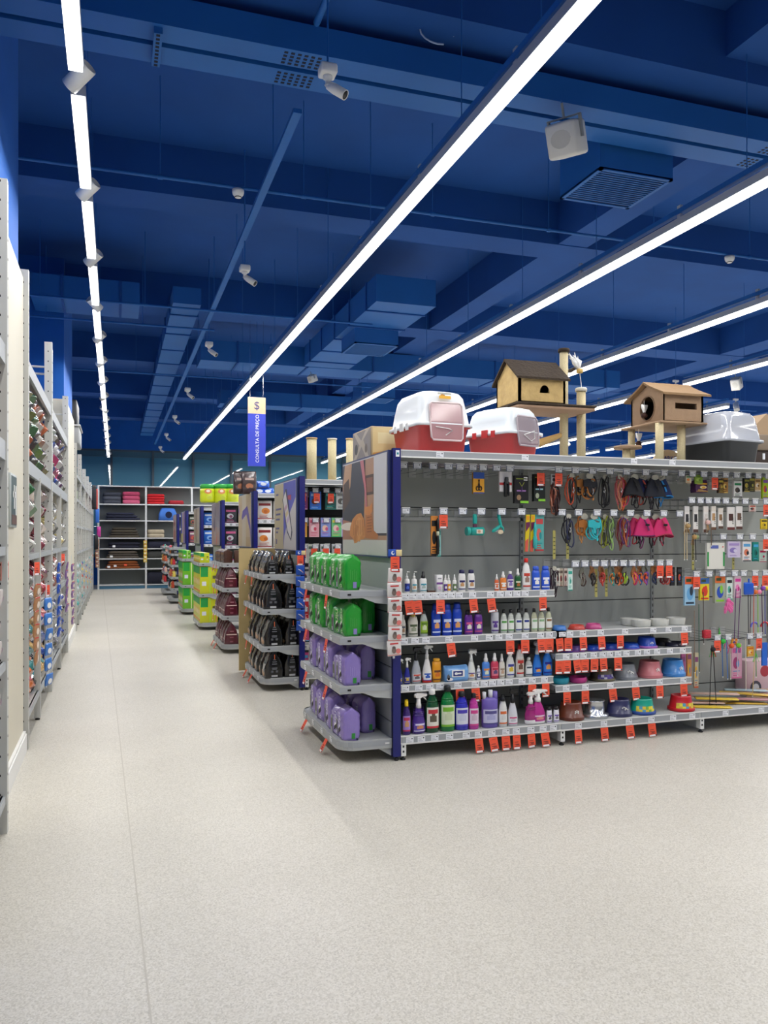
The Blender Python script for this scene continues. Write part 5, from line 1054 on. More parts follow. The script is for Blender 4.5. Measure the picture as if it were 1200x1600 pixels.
MB().tube([(x:=PX(908, 5.95)-3.3, -.01, .64), (x-.01, -.01, .72), (x-.02, -.01, .78)], .003, WHITE).build('toy_spring', t)
q = MB(); q.lathe([(0, -.02), (.028, -.015), (.028, .015), (0, .02)], M('d8b468', .9, bump=.5, nscale=80), (x-.02, -.01, .80), n=14); q.build('toy_ball', t)
q = MB(); r = random.Random(9)
for i in range(18): a = r.uniform(-.055, .055); q.tube([(x-.025, -.01, .815), (x-.05+a*.5, -.01+r.uniform(-.02, .02), .87+r.uniform(-.02, .02)), (x-.085+a, -.01+r.uniform(-.03, .03), .92+r.uniform(-.02, .03))], [.008, .013, .002], WHITE, 5)
q.build('toy_feathers', t)
tag(t, 'tall cat tree with furry beige house, dark roof and sisal posts', 'cat tree')
# lower cat tree with round-holed house
t = empty('cat_tree', (4.53, 5.87, TZ))
MB().cbox(-.26, .36, -.28, .28, .345, .362, PLUSH, .006).build('platform', t)
house(t, -.19, .20, -.24, .22, .363, .60, .70, PLUSH, M('8f7250', .85, noise=.1, nscale=20, bump=.3), 'gable', .045)
for px, Y in ((1036, 5.62), (1070, 5.68)): mb = MB(); post(mb, PX(px, Y)-4.55, Y-5.85, 0, .345, .034); mb.build('sisal_post', t)
mb = MB(); post(mb, PX(992, 6.05)-4.55, .2, 0, .345, .03); mb.build('sisal_post', t)
mb = MB(); post(mb, PX(984, 5.9)-4.55, .05, 0, .155, .034); mb.build('sisal_post', t)
MB().lathe([(.0, .155), (.115, .155), (.12, .165), (.115, .178), (0, .178)], PLUSH, (PX(986, 5.9)-4.55, .05, 0), n=26).build('round_perch', t)
def mouse(x, y, z, nm): 
    q = MB().lathe([(0, -.03), (.025, -.02), (.027, 0), (0, .03)], M('3a2018', .9), (x, y, z), n=12); 
    for i in range(10): a = random.Random(i).uniform(-.03, .03); q.tube([(x, y, z+.02), (x+a, y+a*.5, z+.06), (x+a*1.2, y, z+.085)], [.01, .014, .004], WHITE, 5)
    q.tube([(x, y, z+.06), (x, y, z+.12)], .0015, WHITE); q.build(nm, t)
mouse(-.23, -.02, .445, 'hanging_mouse'); mouse(-.235, .05, .21, 'hanging_mouse')
tag(t, 'brown cat tree with round-holed house on sisal posts', 'cat tree')
t = empty('round_board', (PX(1041, 6.15), 6.15, TZ)); MB().disc(0, .0, .17, .17, 0, M('c9ad84', .7), .03, 36).build('wheel_board', t); t.children[0].location = (0, 0, .02)
q = MB(); 
text_part('BARKS', .055, M('3a3c78', .5), t, (-.0, -.032, .11), (PI/2, 0, 0), bold=.001); tag(t, 'round tan board lettered barks standing behind the cat tree posts', 'board')
t = empty('round_tray', (PX(1062, 5.95), 5.95, TZ)); MB().disc(0, 0, .13, .11, 0, M('dfe0e4', .4), .02, 30).build('tray', t); tag(t, 'white round tray leaning behind the right sisal post', 'tray')
t = empty('cat_house', (5.62, 5.95, TZ)); MB().cbox(-.3, .3, -.2, .25, 0, .17, M('3a2c26', .6), .01).build('lower_part', t); MB().cbox(-.32, .3, -.22, .27, .17, .31, M('8a7a68', .8), .01).build('upper_part', t); MB().prism([(-.32, .31), (.2, .31), (-.1, .50)], -.2, .25, M('b09474', .8), 'y').build('roof', t)
tag(t, 'brown cardboard cat house with pointed roof at the right edge', 'cat house')
# ---------------------------------------------------------------- bags on the end caps (fronts face the aisle, -X)
def endbag(kind, w, h, d):
    """front towards local -Y"""
    t = empty('pet_food_bag')
    if kind in ('green', 'lilac'):
        c = {'green': '1f9a2c', 'lilac': '8f7cc4'}[kind]; m = M(c, .33, coat=.35)
        MB().loft(pouch_rings(w, h, d, 11 if kind == 'green' else 12, flat=.8), m).build('bag_body', t)
        q = MB(); y = -d/2-.0015
        q.plate(-w*.42, -w*.22, h*.08, h*.62, y, M('9a9aa4')).plate(-w*.38, -w*.28, h*.22, h*.52, y-.001, M('4a4038' if kind == 'green' else '5a5a48'))
        q.prism([(-w*.05, h*.16), (w*.22, h*.3), (w*.2, h*.42), (-w*.02, h*.3)], y-.002, y-.001, M('161616'), 'y').prism([(-w*.02, h*.31), (w*.2, h*.42), (w*.05, h*.44)], y-.002, y-.001, WHITE, 'y')
        q.disc(w*.18, h*.13, w*.09, h*.045, y, M('c8e0b0' if kind == 'green' else 'e0dcf0')); q.disc(w*.18, h*.13, w*.055, h*.028, y-.001, m)
        q.build('printed_front', t)
        text_part('USU', h*.23, M('c4dcb0' if kind == 'green' else 'd4d0e8'), t, (w*.13, y-.002, h*.62), (PI/2, -PI/2, 0), 'front_lettering', .0004, bold=.001)
        # side print: lilac or green patch and fine lines on the near side (+X local)
        q = MB(); xs = w/2+.001
        return t
    if kind == 'black':
        R_ = pouch_rings(w, h, d, 21, tri=True)
        MB().loft(R_, M('0c0c0e', .25, coat=.6)).build('bag_body', t); q = MB(); y = -d*.475-.002
        q.disc(0, h*.14, w*.3, h*.09, y, M('b08a68')).disc(-w*.15, h*.2, w*.14, h*.08, y-.001, M('c9a68a')).plate(-w*.25, w*.25, h*.03, h*.07, y, M('8a8a8e')).build('printed_front', t)
        q = MB(); 
        return t
    if kind == 'maroon':
        MB().loft(pouch_rings(w, h, d, 22, tri=True), M('561226', .3, coat=.5)).build('bag_body', t); q = MB(); y = -d*.475-.002
        q.plate(-w*.35, w*.35, h*.22, h*.28, y, M('c9b0a8')).disc(0, h*.14, w*.2, h*.05, y, M('8a5a50')).plate(-w*.3, w*.3, h*.03, h*.06, y, M('6a4038')).build('printed_front', t); return t
    if kind == 'brown':
        MB().loft(pouch_rings(w, h, d, 23, flat=.8), M('4a2c22', .35, coat=.3)).build('bag_body', t); q = MB(); y = -d/2-.0015
        q.plate(-w*.3, w*.3, h*.6, h*.75, y, M('8a6844')).plate(-w*.3, w*.3, h*.2, h*.28, y, M('7a5a40')).build('printed_front', t); return t
# side printing drawn on the face that looks at the camera (local +X for bags turned to the aisle)
def sideprint(t, kind, w, h, d):
    q = MB(); xs = w/2+.002
    def pl(y0, y1, z0, z1, c, dx=0): q.box(xs-.0012+dx, xs+dx, y0, y1, z0, z1, M(c, .4))
    if kind in ('green', 'lilac'):
        pl(.0, .025, h*.07, h*.24, '8f86c4' if kind == 'green' else '2f8a3c')
        for k in range(4): pl(-.02+.014*k, -.019+.014*k, h*.3, h*(.58-.04*(k % 2)), '6fc06a' if kind == 'green' else 'b0a2dc')
        pl(d*.25, d*.34, h*.02, h*.09, '1a3a1c' if kind == 'green' else '2c2748')
    elif kind == 'black':
        for z, a in ((.62, .03), (.55, .045), (.48, .05), (.34, .055), (.30, .05)): pl(-a/2, a/2, h*z, h*(z+.03), '6e7076')
        pl(-.03, .03, h*.05, h*.11, 'b8babd'); pl(-.035, -.012, h*.2, h*.27, '5c5e64'); pl(.012, .035, h*.2, h*.27, '5c5e64')
        q.box(xs-.001, xs, -.004, .004, h*.66, h*.82, M('c9623a', .4))
    else:
        pl(-d*.36, d*.36, h*.44, h*.48, 'e0c8c0'); pl(-.02, .03, h*.58, h*.63, 'a8707a'); pl(-.025, .025, h*.3, h*.36, '8a4a5c'); pl(-.02, .02, h*.1, h*.17, '8a4a5c')
    q.build('printed_side', t)
def endrow(j, z, kind, ys, w, h, d, lab, xoff=-.34, group=None, scale=None, skipside=False):
    for i, y in enumerate(ys):
        X = GX[j]+xoff+d/2+RND.uniform(-.006, .01)
        def fn():
            t = endbag(kind, w, h, d)
            if not skipside: sideprint(t, kind, w, h, d)
            return t
        o = inst(('eb', kind, w, h, d), fn, (X, GY[j]+y, z+.001), -PI/2+RND.uniform(-.1, .12), '%s, %s from the camera' % (lab, ORD[i]), 'pet food bag', group)
        o.scale = (1, 1, RND.uniform(.95, 1.04) if not scale else scale[i])
YS5 = [.16, .375, .59, .81, 1.03]
YS5b = [.15, .27, .50, .76, 1.0]
for lv, (kind, nm) in enumerate((('green', 'green'), ('green', 'green'), ('lilac', 'lilac'), ('lilac', 'lilac'))):
    z = ENDZ[0][lv]; shn = ('top', 'second', 'third', 'bottom')[lv]
    endrow(0, z, kind, YS5 if lv == 0 else YS5b, .20, .245 if lv < 2 else .24, .13, '%s cat litter bag, front of nearest end cap %s shelf' % (nm, shn), scale=None if lv == 0 else [.93, .86, 1.03, 1.06, 1.08])
    if lv: endrow(0, z, kind, [.34, .56, .80, 1.02], .20, .25, .12, '%s cat litter bag, back of nearest end cap %s shelf' % (nm, shn), xoff=-.165)
for lv, z in enumerate(ENDZ[1]):
    shn = ('top', 'second', 'third', 'bottom')[lv]; h = (.24, .31, .31, .3)[lv]
    endrow(1, z, 'black', [.13, .34, .57, .8, 1.02], .19, h, .2 if lv else .15, 'black dry food bag, front of second end cap %s shelf' % shn, xoff=-.35)
    endrow(1, z, 'black', [.14, .37, .62], .19, h, .17 if lv else .13, 'black dry food bag, back of second end cap %s shelf' % shn, xoff=-.16)
for lv, z in enumerate(ENDZ[2]):
    shn = ('top', 'second', 'third', 'bottom')[lv]
    if lv == 0:
        endrow(2, z, 'brown', [.18, .36, .54, .72, .9, 1.08], .17, .18, .12, 'dark brown bag, third end cap top shelf', xoff=-.38, skipside=True)
        o = MB().cbox(-.1, .13, -.05, .05, 0, .17, M('4e3022', .45), .008).build('pouch_box', None, (GX[2]-.14, GY[2]+.12, z+.001)); tag(o, 'long brown carton lying on the top shelf of the third end cap', 'carton')
    else:
        endrow(2, z, 'maroon', [.14, .36, .58, .8, 1.02], .18, .29, .19, 'maroon dry food bag, front of third end cap %s shelf' % shn, xoff=-.38)
        if lv < 3: endrow(2, z, 'maroon', [.15, .4], .18, .29, .17, 'maroon dry food bag, back of third end cap %s shelf' % shn, xoff=-.17)
def padpack(w, h, d, c, c2, c3):
    t = empty('pad_pack'); MB().cbox(-w/2, w/2, -d/2, d/2, 0, h, M(c, .35, coat=.3), .012).build('pack_body', t); q = MB(); y = -d/2
    for sgn, off in ((1, 0),):
        q.plate(-w*.48, w*.48, h*.72, h*.99, y, M(c2), .0015).disc(0, h*.45, w*.3, h*.16, y, M('d8a050'), .0015).disc(0, h*.42, w*.16, h*.1, y-.0015, M('f0e8e0'), .001).plate(-w*.4, w*.4, h*.08, h*.14, y, M('d8602c'), .0015)
    xs = w/2; q.box(xs, xs+.0015, -d*.45, -d*.05, h*.62, h*.98, M(c2)).box(xs, xs+.0015, .0+d*.03, d*.1, h*.02, h*.98, M(c3)).box(xs, xs+.0015, -d*.38, -d*.15, h*.3, h*.45, M('d8dce8')).box(xs, xs+.002, d*.2, d*.38, h*.55, h*.66, M('5a5a3a')).box(xs, xs+.002, d*.2, d*.34, h*.3, h*.38, M('e4e8e0')); q.build('printed_front', t)
    return t
for j, c, c2, c3, nm in ((3, 'cdd01e', '1f9a44', 'b8dc3a', 'yellow'), (4, '6fbe22', '1fa03c', 'd8e8a0', 'lime green')):
    for lv, z in enumerate(ENDZ[j]):
        shn = ('top', 'middle', 'bottom')[lv]
        for i in range(5):
            if lv == 0: a = (.2, .17, .16)
            else: a = (.21, .46 if lv == 1 else .42, .3)
            o = inst(('pad', c, lv), lambda: padpack(a[0], a[1], a[2], c, c2, c3), (GX[j]-.36+a[2]/2+.01, GY[j]+.15+.23*i, z+.001), -PI/2, '%s pad pack, %s shelf of the %s end cap, %s from the camera' % (nm, shn, ORD[j], ORD[i]), 'pad pack', 'absorbent pad packs')
# small toys in the trays of the two farthest end caps
PAL = ['c8303a', 'e8a030', 'f0e8e0', 'd86a4a', '3a7ac0', 'e8d060', '8a3a5a', 'f0c0b0', '5ab0a0', 'c04a2c', '2a2a34', 'e87a9a']
for j in (5, 6):
    for z in (1.16, .9, .62, .36):
        endshelf(j, z, False, .33, 2)
for j in (5, 6):
    for lv, z in enumerate((1.30, 1.16, .9, .62, .36)):
        if lv == 0: continue
        for i in range(7):
            r = random.Random(j*100+lv*10+i); c = r.choice(PAL); hh = r.uniform(.14, .2)
            def fn():
                t = empty('toy_package'); MB().loft(pouch_rings(.15, hh, .07, i, flat=.7, nz=6, nx=8), M(c, .4)).build('bag_body', t); q = MB(); q.plate(-.06, .06, hh*.5, hh*.7, -.037, M(r.choice(PAL))).disc(0, hh*.3, .04, .03, -.037, M(r.choice(PAL))).build('printed_front', t); return t
            o = inst(('toy', j, lv, i), fn, (GX[j]-.28+r.uniform(-.03, .02), GY[j]+.13+.165*i, z+.001), -PI/2+r.uniform(-.2, .2), 'small toy package, %s tray of the %s end cap, %s from the camera' % (ORD[lv-1], 'farthest' if j == 6 else 'second farthest', ORD[i]), 'toy package', 'toy packages on the far end caps')
# hanging strips of sachets beside the uprights
def sachet(kind):
    w, h = (.1, .105) if kind != 'blue' else (.085, .1)
    t = empty('treat_sachet'); body = {'cat': 'dcd8d4', 'blue': '1c50b4', 'orange': 'd8d0cc', 'violet': '8a6aa0', 'paws': '3f7ac8', 'tan': 'b0805a', 'yellow': 'e0c84a'}[kind]
    MB().loft([rrect(w*.5*a, b, min(b*.9, .004), z, 2) for a, b, z in ((.98, .002, 0), (1, .006, .01), (1, .012, .05), (1, .006, h-.01), (.98, .002, h))], M(body, .35, coat=.3)).build('sachet_body', t); q = MB(); y = -.0125
    if kind == 'cat': q.plate(-w*.5, w*.5, .004, .02, y+.008, M('d88078')).disc(w*.26, .032, .018, .018, y+.001, M('e07a74')).disc(-w*.05, .04, .016, .022, y, M('7a6a62')).disc(-w*.05, .058, .012, .010, y-.001, M('5e5450')).plate(-w*.3, w*.3, h-.026, h-.016, y+.004, M('c83a3a'))
    elif kind == 'blue':
        for a in (0, .012, .022): q.tube([(-.022+a, y, .062-a*.4), (.02+a*.4, y, .032-a*.4)], .0035, M('d8dce6' if a < .02 else 'd06a5a'))
    elif kind == 'orange': q.plate(-w*.5, w*.5, 0, .022, y+.008, M('e0642c')).disc(0, .055, .025, .025, y, M('b08aa0'))
    elif kind == 'paws': q.disc(0, .04, .03, .025, y, WHITE)
    else: q.disc(0, .05, .03, .025, y, M('e8d8c8')).plate(-w*.5, w*.5, h-.02, h, y+.008, M('c83a3a'))
    q.build('printed_front', t); return t
def clip_strip(x, y, ztop, n, kind, rz, where, logo=True, step=.099):
    t = empty('clip_strip', (x, y, ztop), rz)
    MB().box(-.008, .008, .014, .016, -step*n-.02, .1, M('d0d4d8', .3)).build('plastic_strip', t)
    if logo:
        MB().cbox(-.045, .012, .0, .008, .085, .135, M('1c4fb4', .4), .004).build('header_sign', t)
        MB().cbox(.012, .055, .0, .008, .088, .132, M('e0cc94', .4), .006).build('header_sign', t)
        q = MB().disc(-.012, .11, .012, .014, -.001, WHITE); q.disc(-.008, .113, .007, .008, -.002, M('1c4fb4')).build('logo', t)
    tag(t, 'hanging clip strip %s' % where, 'clip strip')
    price_card(x, y-.012, ztop+.085, 'at the head of the clip strips', rz) if logo else None
    for i in range(n):
        o = inst(('sachet', kind), lambda: sachet(kind), (x, y, ztop-step*(i+1)+.0), rz+RND.uniform(-.12, .12), '%s sachet %s, %s down' % ({'cat': 'white and pink cat', 'blue': 'blue dental stick', 'orange': 'orange and pink', 'violet': 'violet', 'paws': 'blue and white', 'tan': 'tan', 'yellow': 'yellow'}[kind], where, ORD[i]), 'treat sachet', 'sachets on clip strips')
        o.rotation_euler = (RND.uniform(-.02, .18), RND.uniform(-.06, .06), o.rotation_euler[2])
clip_strip(PX(616, 5.22), 5.215, 1.33, 6, 'cat', 0, 'at the corner of the nearest gondola')
clip_strip(PX(469, 7.95), 7.95, 1.28, 6, 'blue', 0, 'at the corner of the second gondola', step=.112)
o = MB().box(-.02, .02, -.012, .012, 0, .09, ORANGE)
for j, zs in ((0, ENDZ[0]), (1, ENDZ[1]), (2, ENDZ[2])):
    for lv, z in enumerate(zs):
        for y in ((.34, .98) if j == 0 else (.6, .95)):
            price_card(GX[j]-(.385 if j < 2 else .415), GY[j]+y, z-.045, 'along the %s shelf of the %s end cap' % (('top', 'second', 'third', 'bottom')[lv], ('nearest', 'second', 'third')[j]), -PI/2, (RND.uniform(-.3, .0) if lv < 3 else -.5, 0))
# wooden board on the far side of the second end cap
tag(MB().box(-.42, -.0, 0, .03, .02, 1.42, M('c9b27c', .6, noise=.1, nscale=6)).build('wooden_board', None, (GX[1], GY[1]+GW+.02, 0)), 'upright pale wooden board behind the black bags of the second end cap', 'board')
# ---------------------------------------------------------------- second gondola front: hanging pouches
def gpk(px, top, bot, wpx, c, cols, label, Y=8.15, n=1, style='card'):
    z, h = rows(px, top, bot, Y); hangb(px, z, Y, MM(wpx, px, Y), h, .02, c, cols, style, label, 'treat pouch', n=n, name='treat_pouch')
for i, (px, c, cols) in enumerate(((472, '7a2a6a', ['c8b0a0', '5a3a2c', 'd0a0c0']), (493, '2a6ac8', ['a8c8e8', '7a3a20', '6a4028', '3a90e0']), (517, '1a5a58', ['48b8b0', 'a89a88', '3a8a80']), (534, 'c8ccca', ['8a8a88', '5a5a58', 'b8c0bc']))): gpk(px, 768, 796, 18, c, cols, '%s treat pouch in the second gondola top row' % ['purple', 'blue', 'dark teal', 'pale grey'][i], n=2)
for i, (px, c, cols) in enumerate(((472, 'e0a040', ['c87a2c', 'f0d8a0', 'c86a2a', 'e8b860']), (491, 'e8a8b4', ['e05a74', 'f4d4d8', 'd84a64', 'f0b8c0']), (509, '8a9ad8', ['d8a8e0', 'f0c8b0', 'd05a8a', '6a7ad0']), (526, '7ac88a', ['e8d85a', 'f0c8c0', 'd86a8a', '4ab06a']), (541, 'c8b8e0', ['8a6ab8', 'e8d8f0', 'a88ac8']))): gpk(px, 809, 839, 16, c, cols, '%s pastel treat pouch in the second gondola middle row' % ['orange', 'pink', 'lilac blue', 'green', 'violet'][i], n=2)
for i, (px, c) in enumerate(((473, 'd8d8d4'), (488, 'd0d4c8'), (508, 'e0e0e4'), (526, 'c8ccd0'))): gpk(px, 850, 880, 15, c, ['5a6a58', '8a8a88', '3a4a78', 'b8b0a4'], 'white pouch, %s from left in the second gondola third row' % ORD[i], n=1)
for i, (px, top, bot, c, cols) in enumerate(((476, 886, 912, 'b8b4b0', ['3a3a40', 'c8402c']), (476, 930, 968, 'c8282c', ['e8e0e0', 'f0d8d0']), (475, 975, 1002, 'c04a78', ['e0a0b8', '4ab0d8']), (475, 1020, 1052, 'b03a70', ['4a9ac8', 'e0c0d0', '3ab0c8']), (476, 1004, 1016, 'd8d4d0', ['8a8a8a', '6a6a70']), (490, 880, 905, '8a3a44', ['d8b0a0', 'e0d0c0']))): gpk(px, top, bot, 16, c, cols, '%s pack between the two end caps on the second gondola, %s down' % (['grey', 'red', 'pink and blue', 'magenta', 'pale', 'wine red'][i], ORD[i]))
for where, z, pxs in (('top pouch hooks of the second gondola', 2.0, (473, 495, 517)), ('third pouch hooks of the second gondola', 1.43, (473, 491, 509, 527))):
    for p in pxs: price_card(PX(p, 8.12), 8.12, z, 'on the '+where)
# sisal posts standing on the second gondola
for i, (px, Y, ww, top) in enumerate(((487, 8.25, .052, 686), (519, 8.5, .046, 687), (547, 8.9, .045, 687))):
    zt = PZ(px, top, Y); t = empty('scratching_post', (PX(px, Y), Y, 2.132)); mb = MB(); post(mb, 0, 0, .008, zt-2.132, ww, M('cfc299', .9, noise=.2, nscale=120, bump=.7)); mb.build('sisal_column', t)
    for k in range(0): pass
    MB().lathe([(0, zt-2.132), (ww*1.15, zt-2.132), (ww*1.15, zt-2.12), (0, zt-2.115)], M('e0dcd0' if i == 1 else 'c8a878', .9), n=18).build('post_cap', t); MB().cbox(-.12, .12, -.12, .12, 0, .012, M('b8a888', .8), .004).build('base_board', t)
    tag(t, '%s pale sisal scratching post standing on the second gondola' % ('left thick', 'middle', 'right')[i], 'scratching post')
# ---------------------------------------------------------------- goods on the farther gondolas
def boxpack(w, h, d, c, cols, seed):
    t = empty('food_carton'); MB().cbox(-w/2, w/2, 0, d, 0, h, M(c, .45), .004, 1).build('box_body', t); q = MB(); printed(q, w, h*.05, h*.98, 0, cols, seed); q.build('printed_front', t); return t
for zl, (z, h) in enumerate(((1.78, .26), (1.40, .28), (1.0, .2), (.58, .25), (.165, .3))):
    for i in range(5):
        c, cols = [('e8e4e0', ['8a2a2c', 'e08a3a', 'c86a2c', 'a02a34']), ('e6e4e0', ['5a9a3c', 'e0a060', 'b84a2c', '8a2a30'])][i % 2] if zl < 2 else ('b8b8a8', ['6a6a58', '3a6a4a', 'd8d8d0'])
        inst(('fc', zl, i % 2), lambda: boxpack(.2, h, .16, c, cols, zl), (GX[2]+.17+.225*i, GY[2]+YF+.02, z+.001), 0, '%s food carton, %s from left, %s shelf of the third gondola' % ('white and red' if zl < 2 else 'grey-green', ORD[i], ORD[zl]), 'food carton', 'cartons on the third gondola')
    for i in range(3):
        c, cols = [('2a2c34', ['c85a8a', 'c8c8cc', '8a4a6a']), ('6a6a70', ['c8b8a8', 'c8442c', 'd0c0b0'])][i % 2]
        inst(('fd', zl, i % 2), lambda: boxpack(.2, h, .16, c, cols, zl+3), (GX[3]+.17+.225*i, GY[3]+YF+.02, z+.001), 0, 'dark food pack, %s from left, %s shelf of the fourth gondola' % (ORD[i], ORD[zl]), 'food carton', 'packs on the fourth gondola')
        inst(('fe', zl), lambda: boxpack(.22, h, .2, '1f6ad0', ['d8e4f0', '8ab8e8', '1a4a9c'], zl+5), (GX[4]+.18+.24*i, GY[4]+YF+.02, z+.001), 0, 'bright blue pack, %s from left, %s shelf of the fifth gondola' % (ORD[i], ORD[zl]), 'food carton', 'packs on the fifth gondola')
        inst(('ff', zl), lambda: boxpack(.2, h, .2, ('5a6a58', '8a4a6a', '3a5a8a', 'b8a890', '4a4a50')[zl], ['d8d8d0', 'c85a4a', '3a3a40'], zl+7), (GX[5]+.18+.24*i, GY[5]+YF+.02, z+.001), 0, 'muted small pack, %s from left, %s shelf of the sixth gondola' % (ORD[i], ORD[zl]), 'food carton', 'packs on the sixth gondola')
def roundpack(r, h):
    t = empty('pad_pack'); m = M('c8d41c', .35, coat=.3); g_ = M('2aa03c', .35)
    MB().lathe([(r*.9, 0), (r, .03), (r*1.0, h*.45), (r*.97, h*.5), (r, h*.55), (r, h*.75)], m, n=20).build('pack_body', t); MB().lathe([(r*1.0, h*.75), (r, h*.93), (r*.85, h), (0, h)], g_, n=20).build('green_top', t)
    q = MB().disc(.0, h*.6, r*.5, h*.14, -r*.99, M('d88a4a')).disc(.02, h*.25, r*.35, h*.1, -r*.99, M('b8c43a')).disc(.0, h*.62, r*.25, h*.07, -r*1.0, M('f0e0d0')); q.build('printed_front', t); return t
for i, px in enumerate((324, 345, 362)):
    Y = 13.95; zt = PZ(px, 757, Y); tag(t := roundpack(.125, zt-2.13), '%s round yellow and green pad pack on top of the fourth gondola' % ('left', 'middle', 'right')[i], 'pad pack'); t.location = (PX(px, Y), Y, 2.132)
for i, px in enumerate((376, 388)):
    t = pouch('pet_food_bag', .2, .30, .1, '3c2c2c', lambda q, w, h, d: (q.plate(-w*.3, w*.3, h*.62, h*.72, -d/2-.002, M('b8a098')), q.disc(0, h*.35, w*.25, h*.12, -d/2-.002, M('a86a48'))), 31+i); t.location = (PX(px, 11.0), 11.0-.05*i, 2.132); tag(t, '%s dark brown food bag on top of the third gondola' % ('left', 'right')[i], 'pet food bag')
for i, (px, py) in enumerate(((405, 768), (418, 768), (411, 760))):
    t = pouch('pet_food_bag', .17, .09, .12, '1f5ed0', lambda q, w, h, d: q.disc(0, h*.5, w*.25, h*.25, -d/2-.002, M('d8e0e8')), 41+i); t.location = (PX(px, 11.0), 11.02, 2.132+(.095 if i == 2 else 0)); tag(t, 'small blue plastic pack on top of the third gondola, %s' % ('left of two', 'right of two', 'lying on the other two')[i], 'pack')
# ---------------------------------------------------------------- racks along the left wall
RX = -.6
def rack(y0, y1, zt, levels, label, mids=(), thick=()):
    t = empty('storage_rack', (RX+(.065 if y0 < 4 else 0), y0, 0)); L = y1-y0
    m = M('c4c4bf', .5)
    for y in (0, L-.055):
        mb = MB().box(-.07, 0, y, y+.055, 0, zt, m)
        z = .1
        while z < zt: mb.box(-.0, .001, y+.022, y+.032, z, z+.012, BLACK); mb.box(-.04, -.03, y-.001, y, z, z+.012, BLACK); z += .1
        mb.box(-.66, -.6, y, y+.055, 0, zt, m); mb.tube([(-.05, y+.02, zt-.25), (-.62, y+.02, zt-.25)], .01, m); mb.build('upright', t)
    for y, zz in mids:
        mb = MB().box(-.05, 0, y, y+.045, .02, zz, m).lathe([(.018, 0), (.02, .01), (.008, .015), (.008, .03)], BLACK, (-.025, y+.02, 0)); mb.build('mid_post', t)
    for z in levels:
        th = .1 if z in thick else .045
        mb = MB().box(-.62, -.02, .02, L-.02, z-.02, z, STEEL).box(-.03, -.008, .02, L-.02, z-th, z, M('a8adb0', .45)); o = mb.build('shelf', t)
    MB().box(-.66, -.65, 0, L, .1, min(zt, 3.0), M('5a5c5e', .7)).build('back_panel', t)
    return tag(t, label, 'rack')
rack(3.2, 4.67, 3.42, (.2, .9, 1.5, 2.05, 2.55), 'nearest pale wall rack cut by the left edge of the view', thick=(2.55, 2.05))
rack(6.40, 8.76, 3.5, (.25, .98, 1.42, 2.12, 2.86), 'left wall rack just beyond the first clad column', ((1.0, 2.05),), (2.12, 2.86))
rack(8.76, 11.66, 3.44, (.25, .98, 1.42, 2.12, 2.86), 'left wall rack between the first rack and the second clad column', ((1.38, 2.05),), (2.12, 2.86))
for i, y in enumerate((14.2, 16.2, 18.4, 20.6, 22.8)):
    rack(y, y+(2.0 if i == 0 else 2.2), 3.0 if i else 3.1, (.25, 1.3, 1.75, 2.2, 2.6), 'far left wall rack, %s beyond the second clad column' % ORD[i], ((1.0, 2.2),))
BC = ['9a9a94', '3a3a3c', 'b0603c', '2f6a3c', 'c8c4bc', '6a2a34', '2c4a9a', '8a8078', 'c8c8cc', '4a3a50', 'b83a6a', '5a5a58']
def foil(c, c2, k):
    t = empty('treat_bag'); MB().loft(pouch_rings(.17, .26, .1, k, flat=.55, nz=8, nx=10), M(c, .22, coat=.6, metal=.25)).build('bag_body', t)
    q = MB().plate(-.06, .06, .05, .16, -.052, M(c2, .35)); q.plate(-.05, .05, .17, .2, -.051, M('e0dcd4', .4)).build('printed_front', t); return t
def fill(y0, y1, step, z0, nl, dz, pal, where, seed, hgt=1.0):
    r = random.Random(seed); n = int((y1-y0)/step)
    for i in range(n):
        for l in range(nl):
            c = pal[(i//2+l//2+r.randint(0, 1)) % len(pal)]; c2 = r.choice(pal+['c8c4bc']); k = r.randint(0, 3)
            o = inst(('foil', c, k), lambda: foil(c, c2, k), (RX-.05+r.uniform(-.03, .0), y0+step*(i+.5)+r.uniform(-.015, .015), z0+dz*l+.03), PI/2+r.uniform(-.35, .35), 'foil bag, %s, %s from camera, %s up' % (where, ORD[i], ORD[l] if l else 'lowest'), 'treat bag', 'foil treat bags in the left racks')
            o.rotation_euler = (math.radians(-52)+r.uniform(-.2, .2), r.uniform(-.25, .25), PI/2+r.uniform(-.3, .3)); o.scale = (1.15, 1.2, hgt*1.1)
P1 = ['b0603c', '9a9a94', '3a3a3c', '2f6a3c', '6a5a58', 'c8c4bc']; P2 = ['6a6a68', '8a8078', '2c4a9a', 'b83a6a', 'c8c8cc', '5a3a5a']
fill(6.5, 8.66, .2, 2.13, 5, .125, P1, 'upper bin of the first left rack', 1); fill(8.86, 11.55, .22, 2.13, 5, .125, P2, 'upper bin of the second left rack', 2)
fill(6.5, 7.38, .2, 1.43, 4, .15, ['2f3a30', '4a4a48', 'b8b8b0', '2f6a3c'], 'under the beam of the first left rack', 3); fill(7.5, 8.66, .2, 1.43, 4, .15, ['6a1c2c', '8a3a4a', 'c8b8b0', '5a2030'], 'wine half of the first left rack', 4)
fill(6.5, 7.38, .2, .99, 2, .15, ['3a3a3c', '8a8a86', 'c8c4bc'], 'middle shelf of the first left rack', 5); fill(7.5, 8.66, .2, .99, 2, .15, ['a03040', 'b84a3a', '6a2a34'], 'lower wine shelf of the first left rack', 6)
fill(8.86, 11.55, .26, 1.43, 3, .17, ['c8b87a', '9a9a94', '6a6a68', 'd0d0cc'], 'shelf under the beam of the second left rack', 7); fill(8.86, 11.55, .26, .99, 2, .17, ['a8503a', 'c8c4bc', '8a2a44'], 'middle shelf of the second left rack', 8)
